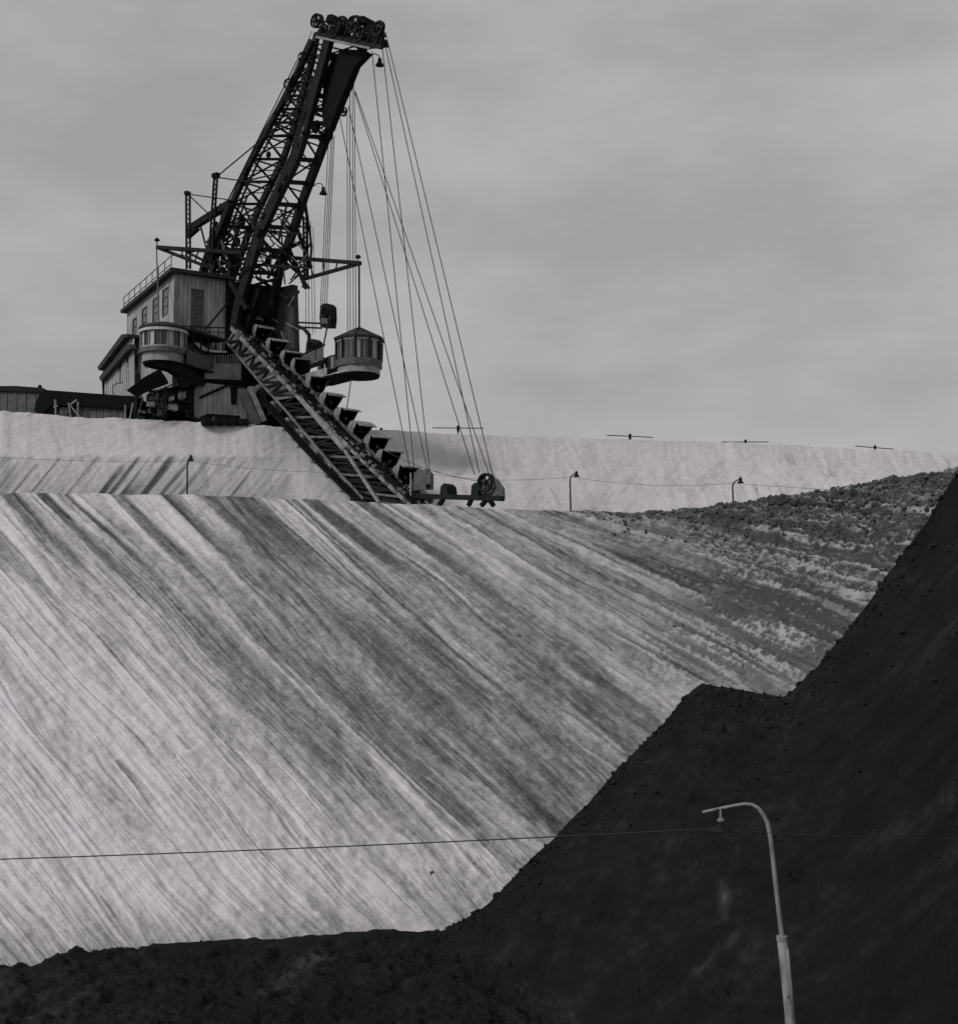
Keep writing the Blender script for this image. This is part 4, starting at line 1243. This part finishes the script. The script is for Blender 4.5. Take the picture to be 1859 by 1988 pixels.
# clutter along the upper run: rollers and cleats
for k in range(130):
    x = rc.uniform(470, 785)
    y = UPY(x) - rc.uniform(8, 30)
    c_ = rc.uniform(.6, 2.6)
    p = K(x, y, c_)
    part('guide_roller', MB().tube([p, p + ND * .3], rc.uniform(.09, .17), 8), rc.choice([M_BLACK, M_DARK, M_DUSTY]), lad)
for k in range(40):
    x = rc.uniform(690, 800)
    f_ = rc.random()
    y = UPY(x) + f_ * (975 - UPY(x)) * .8 - rc.uniform(0, 24)
    c_ = rc.uniform(.4, 2.6)
    L_ = rc.uniform(8, 22)
    t = rc.choice([.8, -.8, 1.5, .1])
    part('ladder_diagonal', MB().beam(K(x, y, c_), K(x + L_ * math.cos(t), y + L_ * math.sin(t), c_), .1, .1, ED), rc.choice([M_BLACK, M_DARK, M_DUSTY]), lad)
for k in range(90):
    x = 462 + k * 3.6 + rc.uniform(-1, 1)
    y = UPY(x) - rc.uniform(5, 13)
    p = K(x, y, rc.uniform(-.22, .0))
    dd_ = (K(x + 5, UPY(x + 5), 0) - K(x, UPY(x), 0)).normalized()
    part('cleat', MB().beam(p, p + dd_ * rc.uniform(.12, .4), rc.uniform(.08, .2), rc.uniform(.06, .2)), rc.choice([M_BLACK, M_MID, M_MID, M_DUSTY, M_DARK]), lad)
for k in range(19):
    x = 458 + k * 18
    y = UPY(x)
    part('joint_plate', MB().beam(K(x, y, -.13), K(x + 7, UPY(x + 7), -.13), .03, .36), M_DUSTY if k % 2 else M_MID, lad)
# ladder foot
lbeam('foot_shoe', (690, 966), (722, 972), .5, .9, .5, M_BLACK)

# ---- leveller at the end of the ladder
lvl = part('leveller', MB().beam(K(770, 962, 1.2), K(976, 968, 1.2), .3, .30), M_DARK, ex)
part('leveller_beam', MB().beam(K(770, 962, 2.4), K(972, 967, 2.4), .3, .28), M_DARK, lvl)
for x in range(790, 975, 22):
    part('cross_tie', MB().beam(K(x, 963, 1.2), K(x + 8, 963.5, 2.4), .12, .12), M_BLACK, lvl)
sh1 = part('sheave_housing', MB().prism([K(800, 952, 1.0), K(803, 918, 1.0), K(812, 911, 1.0), K(828, 911, 1.0), K(836, 920, 1.0), K(836, 950, 1.0)], ND * .25), M_MID, lvl)
sheave(819, 931, .5, 1.5, lvl)
sheave(821, 931, .5, 2.1, lvl)
part('sheave_pin', MB().tube([K(831, 944, .9), K(831, 944, 1.4)], .16, 10), M_BLACK, lvl)
sheave(941, 937, .58, 1.0, lvl)
sheave(944, 937, .58, 1.5, lvl)
sheave(947, 938, .58, 2.0, lvl)
part('end_plate', MB().prism([K(934, 958, 1.25), K(936, 940, 1.25), K(950, 926, 1.25), K(964, 930, 1.25), K(977, 948, 1.25), K(978, 970, 1.25), K(955, 968, 1.25)], ND * .12), M_MID, lvl)
part('end_plate', MB().prism([K(934, 958, 2.2), K(936, 940, 2.2), K(950, 926, 2.2), K(964, 930, 2.2), K(977, 948, 2.2), K(978, 970, 2.2), K(955, 968, 2.2)], ND * .12), M_MID, lvl)
for x, y in ((861, 952), (921, 951)):
    part('guide_block', MB().prism([K(x - 8, y + 12, 1.1), K(x - 6, y - 8, 1.1), K(x, y - 14, 1.1), K(x + 6, y - 8, 1.1), K(x + 8, y + 12, 1.1)], ND * .9), M_DARK, lvl)
for a, b in (((862, 966), (852, 982)), ((916, 967), (909, 982)), ((946, 968), (934, 982)), ((948, 968), (958, 982)), ((815, 966), (822, 980)), ((798, 962), (790, 978))):
    part('leveller_foot', MB().beam(K(*a, 1.2), K(*b, 1.2), .2, .24, ED), M_BLACK, lvl)
part('marker_pole', MB().tube([K(797, 918, .8), K(797, 979, .8)], .045), M_TRIM, lvl)

# ---- ropes
def rope(a, b, ca_, cb_, r=.030, sag=0.0):
    p, q = K(*a, ca_), K(*b, cb_)
    pts = [p + (q - p) * t - ZU * sag * 4 * t * (1 - t) for t in (np.linspace(0, 1, 9) if sag else (0, 1))]
    part('rope', MB().tube(pts, r, 5), M_CABLE, ex)
for a, b, c0, c1 in (((748, 62), (956, 922), .6, 1.2), ((746, 80), (930, 918), 2.2, 1.8), ((684, 165), (921, 922), 3.2, 1.2), ((690, 178), (951, 926), 3.2, 1.8),
                     ((722, 100), (804, 912), .9, 1.4), ((742, 92), (834, 915), 2.2, 2.0), ((651, 185), (796, 912), 2.8, 1.4), ((676, 205), (829, 912), 3.1, 2.0)):
    rope(a, b, c0, c1)
for a, b in (((643, 262), (626, 600)), ((646, 262), (630, 600)), ((649, 264), (634, 600)), ((638, 264), (622, 602))):
    rope(a, b, 3.0, 3.2, .028)
for a, b in (((674, 222), (675, 700)), ((679, 170), (680, 700)), ((684, 170), (686, 640)), ((688, 175), (691, 640))):
    rope(a, b, 3.3, 5.2, .028)
for a, b in (((594, 420), (594, 650)), ((598, 420), (600, 650)), ((603, 430), (607, 650)), ((608, 440), (612, 645))):
    rope(a, b, 4.4, 4.6, .022)
rope((553, 165), (427, 425), -.7, -.9, .024)
rope((580, 112), (440, 395), -.7, -.9, .024)
rope((577, 116), (434, 405), -.9, -1.1, .024)
rope((606, 60), (520, 252), -.7, -.6, .024)
rope((690, 655), (672, 800), 2.2, 2.4, .035, .4)
rope((740, 872), (935, 935), 1.0, 1.2, .02, .3)
rope((640, 612), (626, 680), 3.2, 3.2, .06)
# pulley blocks and pipes beside the house
for x, y, hpx, c_ in ((631, 612, 23, 3.2), (604, 678, 20, 3.0)):
    blk = part('pulley_block', MB().prism([K(x - 9, y + hpx, c_), K(x - 11, y + 4, c_), K(x - 9, y - hpx + 5, c_), K(x - 4, y - hpx, c_), K(x + 5, y - hpx, c_), K(x + 10, y - hpx + 5, c_), K(x + 11, y + 4, c_), K(x + 9, y + hpx, c_)], ND * .6), M_DARK, ex)
    part('block_plate', MB().prism([K(x - 6, y + hpx - 6, c_ - .05), K(x - 6, y + 6, c_ - .05), K(x + 6, y + 6, c_ - .05), K(x + 6, y + hpx - 6, c_ - .05)], ND * -.08), M_MID, blk)
    sheave(x, y - 6, .34, c_ - .1, blk)
for yy in (628, 637):
    part('pipe', MB().tube([K(578, yy - 2, 3.4), K(624, yy, 3.2)], .07), M_DARK, ex)
part('pipe', MB().tube([K(566, 630, 3.2), K(590, 638, 3.2), K(600, 650, 3.2), K(600, 672, 3.2)], .14), M_DARK, ex)
# dark plated tower between mast foot and ladder head
tw = part('chain_tower', MB().prism([K(446, 700, .9), K(440, 640, .9), K(448, 600, .9), K(470, 560, .9), K(505, 560, .9), K(478, 640, .9), K(462, 672, .9)], ND * .5), M_BLACK, ex)
part('tower_plate', MB().prism([K(520, 640, 3.2), K(535, 560, 3.2), K(568, 552, 3.2), K(572, 690, 3.2), K(590, 760, 3.2), K(560, 720, 3.2)], ND * .5), M_WALLD, tw)
for k in range(12):
    x, y = rc.uniform(470, 575), rc.uniform(560, 690)
    if y > 600 + (x - 470) * .8:
        continue
    t = rc.choice([1.9, 2.1, 1.2, .5])
    L_ = rc.uniform(20, 45)
    part('tower_brace', MB().beam(K(x, y, 2.8), K(x + L_ * math.cos(t), y + L_ * math.sin(t), 2.8), .09, .09, ED), rc.choice([M_DARK, M_MID, M_DUSTY]), tw)
# lower frame behind the ladder, down to the bench
for a, b, w_, m in (((505, 745), (540, 815), .3, M_BLACK), ((520, 740), (548, 800), .25, M_DARK), ((540, 770), (512, 815), .18, M_MID), ((530, 745), (528, 800), .3, M_BLACK), ((500, 750), (512, 818), .3, M_DUSTY), ((548, 790), (555, 822), .3, M_BLACK)):
    part('base_strut', MB().beam(K(*a, 2.2), K(*b, 2.2), w_, w_, ED), m, ex)
part('base_plate', MB().prism([K(505, 750, 3.0), K(550, 770, 3.0), K(566, 810, 3.0), K(545, 822, 3.0), K(505, 815, 3.0)], ND * .4), M_BLACK, ex)

# ------------------------------------------------------------------ wagons left of the excavator
W0 = 83.2
def wp(px, py, d=0.0):
    return at(px, py, W0 + d)
wg_ = thing('railway_wagon', wp(160, 812), 'long low dark wagon with black upper band standing left of the excavator', 'wagon')
part('wagon_body', MB().prism([wp(80, 815), wp(84, 790), wp(240, 792), wp(248, 815)], V((0, 2.4, 0))), M_DARK, wg_)
part('wagon_roof', MB().prism([wp(66, 798, -.3), wp(71, 778, -.3), wp(79, 761, -.3), wp(90, 757, -.3), wp(268, 770, -.3), wp(266, 795, -.3), wp(100, 786, -.3), wp(86, 800, -.3)], V((0, 2.9, 0))), M_BLACK, wg_)
for k in range(7):
    xa, xb = 148 + k * 13.4, 160.4 + k * 13.4
    part('side_panel', MB().prism([wp(xa, 789 + k * .9, -.08), wp(xb, 790 + k * .9, -.08), wp(xb, 813, -.08), wp(xa, 813, -.08)], V((0, .06, 0))), M_MID, wg_)
for a, b in (((108, 776), (109, 812)), ((104, 790), (113, 788)), ((134, 782), (138, 812)), ((150, 776), (136, 786)), ((152, 780), (152, 812)), ((136, 786), (160, 815)), ((244, 786), (244, 814)), ((259, 782), (252, 816))):
    part('frame_post', MB().beam(wp(*a, -.5), wp(*b, -.5), .11, .09), M_PALE, wg_)
part('end_panel', MB().prism([wp(116, 790, -.1), wp(132, 791, -.1), wp(132, 812, -.1), wp(116, 810, -.1)], V((0, .08, 0))), M_MID, wg_)
for x in (95, 118, 176, 200, 232):
    c_ = wp(x, 812, .1)
    part('wheel', MB().tube([c_, c_ + V((0, .15, 0))], .42, 16), M_BLACK, wg_)
part('roof_pipe', MB().tube([wp(222, 766, .5), wp(219, 760, .5), wp(220, 748, .5), wp(228, 744, .5), wp(240, 743, .5)], .04), M_MID, wg_)
w2 = thing('railway_wagon', at(30, 812, 88), 'plain grey box wagon cut by the left edge behind the dark wagon', 'wagon')
part('wagon_body', MB().prism([at(-60, 815, 88), at(-60, 757, 88), at(82, 759, 88), at(92, 763, 88), at(92, 815, 88)], V((0, 2.4, 0))), M_MID, w2)
part('wagon_roof', MB().prism([at(-62, 757, 87.8), at(-62, 750, 87.8), at(30, 749, 87.8), at(84, 753, 87.8), at(92, 762, 87.8)], V((0, 2.8, 0))), M_DARK, w2)
for k in range(8):
    xa = -58 + k * 18.5
    part('side_panel', MB().prism([at(xa, 761, 87.95), at(xa + 17, 761, 87.95), at(xa + 17, 812, 87.95), at(xa, 812, 87.95)], V((0, .05, 0))), M_MID, w2)
part('roof_vent', MB().lathe(V((at(78, 750, 89).x, 89, 0)), [(.1, at(78, 754, 89).z), (.16, at(78, 750, 89).z), (.05, at(78, 747, 89).z)], 10), M_DARK, w2)

# ------------------------------------------------------------------ lamps on the berm and their wires
def berm_lamp(px, top, d, label, cast=1):
    bz = 12 + slope_of(float(np.interp(px, SA, CREST_Y))) * float(np.interp(px, SA, CREST_D)) - .4
    tp = at(px, top + 6, d)
    o = thing('lamp_post', V((tp.x, tp.y, bz)), label, 'lamp post', 'curved lamp posts on the berm')
    h = tp.z
    pts = [V((tp.x + .05, tp.y, bz)), V((tp.x + .02, tp.y, bz + (h - bz) * .5)), V((tp.x, tp.y, h - .15)), V((tp.x + .05, tp.y - .1, h + .05)), V((tp.x + .16, tp.y - .3, h + .17)), V((tp.x + .32, tp.y - .6, h + .24))]
    part('pole', MB().tube(pts, [.06, .05, .045, .04, .035, .03], 7), M_DARK, o)
    e_ = pts[-1]
    part('lamp_shade', MB().lathe(V((e_.x + .02, e_.y, 0)), [(.03, e_.z + .12), (.09, e_.z + .02), (.1, e_.z - .1), (.2, e_.z - .24), (.17, e_.z - .24), (.05, e_.z - .1)], 10), M_DARK, o)
    return pts[3]
l1 = berm_lamp(364, 891, 73.5, 'thin curved lamp post on the berm below the excavator, left of the bucket ladder')
l2 = berm_lamp(1106, 922, 74.5, 'thin curved lamp post on the berm right of the leveller end sheave')
l3 = berm_lamp(1421, 934, 71.5, 'thin curved lamp post farthest right, rising behind the clod strewn slope crest')
def wire(pts, r, label, n=14, sag=.25, group=None):
    mb = MB()
    for p, q in zip(pts[:-1], pts[1:]):
        mb.tube([p + (q - p) * t - ZU * sag * 4 * t * (1 - t) for t in np.linspace(0, 1, n)], r, 5)
    return solo('overhead_wire', mb, M_CABLE, label, 'wire', group, pts[0])
wire([at(-260, 868, 73.5), l1], .010, 'thin wire from the left picture edge to the lamp post below the excavator', 14, .3, 'wires along the berm')
wire([l1, at(760, 915, 76)], .010, 'thin wire from the left berm lamp post running behind the bucket ladder', 14, .3, 'wires along the berm')
wire([at(820, 918, 76), l2], .010, 'thin wire from the leveller to the middle berm lamp post', 14, .3, 'wires along the berm')
wire([l2, l3], .010, 'thin wire between the two right hand berm lamp posts', 14, .3, 'wires along the berm')
wire([l3, at(2150, 958, 69)], .010, 'thin wire from the right berm lamp post toward the coal bank', 14, .3, 'wires along the berm')

# poles with long cross bars standing on the bench behind
for px, py, d, half, tilt, lb in ((740, 836, 112, 30, .0, 'T shaped pole with a long cross bar just right of the upper buckets'),
                                  (889, 831, 118, 50, .006, 'T shaped pole with long cross bar seen between the hoisting ropes'),
                                  (1222, 847, 122, 45, .04, 'T shaped pole with doubled cross bar midway along the far bench'),
                                  (1446, 858, 126, 46, .0, 'T shaped pole with straight cross bar, second from the right on the far bench'),
                                  (1697, 869, 128, 38, .07, 'T shaped pole farthest right on the skyline of the bench')):
    top = at(px, py, d)
    bz = 12 + float(np.interp(px, BX, ez)) - 12
    o = thing('trolley_pole', V((top.x, top.y, bz)), lb, 'pole', 'poles with cross bars along the bench')
    part('pole', MB().tube([V((top.x, top.y, bz - .1)), V((top.x, top.y, top.z + .1))], .06, 6), M_DARK, o)
    hw = half * d / FPX
    part('cross_bar', MB().beam(V((top.x - hw, top.y, top.z + hw * tilt * 1.2)), V((top.x + hw, top.y, top.z - hw * tilt * 1.2)), .07, .08), M_DARK, o)
    part('insulator', MB().tube([V((top.x, top.y - .1, top.z - .35)), V((top.x, top.y - .1, top.z + .22))], .13, 8), M_BLACK, o)
    if px == 1222:
        part('cross_bar', MB().beam(V((top.x - hw * 1.25, top.y, top.z - .34)), V((top.x + .3, top.y, top.z - .42)), .06, .06), M_DARK, o)

# ------------------------------------------------------------------ lamp post on the coal floor, and the wire to it
LD = 26.0
def fp(px, py, d=0.0):
    return at(px, py, LD + d)
lp0 = fp(1541, 2080)
fl = thing('lamp_post', V((lp0.x, lp0.y, .2)), 'pale galvanised lamp post with curved arm in front of the dark coal bank', 'lamp post')
pts = [fp(1533, 1990), fp(1520, 1840), fp(1510, 1760), fp(1501, 1680), fp(1495, 1628), fp(1489, 1598), fp(1480, 1580), fp(1470, 1568), fp(1458, 1562), fp(1444, 1561), fp(1420, 1565), fp(1390, 1571), fp(1363, 1577)]
part('arm', MB().tube(pts, [.054, .052, .05, .048, .047, .046, .044, .042, .038, .035, .033, .03, .028], 10), M_GALV, fl, None, True)
low = [V((lp0.x, lp0.y, .1)), fp(1536, 2010), fp(1532, 1960), fp(1524, 1880), fp(1517, 1822)]
part('post', MB().tube(low, [.135, .118, .114, .11, .104], 12), M_GALV, fl, None, True)
part('post_collar', MB().tube([fp(1517, 1826), fp(1516.4, 1817)], .112, 12), M_GALV, fl)
part('post_band', MB().tube([fp(1531.6, 1936), fp(1531.2, 1929)], .122, 12), M_MID, fl)
part('conduit', MB().tube([fp(1527, 1842, -.14), fp(1533, 1900, -.14), fp(1541, 1975, -.14)], .035, 8), M_GALV, fl, None, True)
s0 = fp(1398, 1578)
def sz(y):
    return fp(1398, y).z
lh = part('lamp_holder', MB().tube([V((s0.x, s0.y, sz(1570))), V((s0.x, s0.y, sz(1592)))], .025, 8), M_PALE, fl)
part('lamp_cap', MB().lathe(V((s0.x, s0.y, 0)), [(.03, sz(1588)), (.07, sz(1590)), (.075, sz(1594)), (.04, sz(1596))], 14), M_PALE, lh)
part('lamp_shade', MB().lathe(V((s0.x, s0.y, 0)), [(.05, sz(1594)), (.07, sz(1602)), (.25, sz(1611)), (.255, sz(1613)), (.06, sz(1606))], 20), M_DARK, fl, None, True)
part('bulb', MB().lathe(V((s0.x, s0.y, 0)), [(.03, sz(1604)), (.055, sz(1609)), (.03, sz(1614)), (.004, sz(1615))], 12), M_TRIM, fl, None, True)
wire([at(-300, 1677, 29), V((s0.x, s0.y, sz(1608)))], .014, 'thick dark wire across the lower slope to the pale lamp post', 40, .06)
wire([V((s0.x, s0.y, sz(1610))), at(2150, 1622, 23)], .003, 'thin wire from the pale lamp post across the dark coal bank', 20, .1)
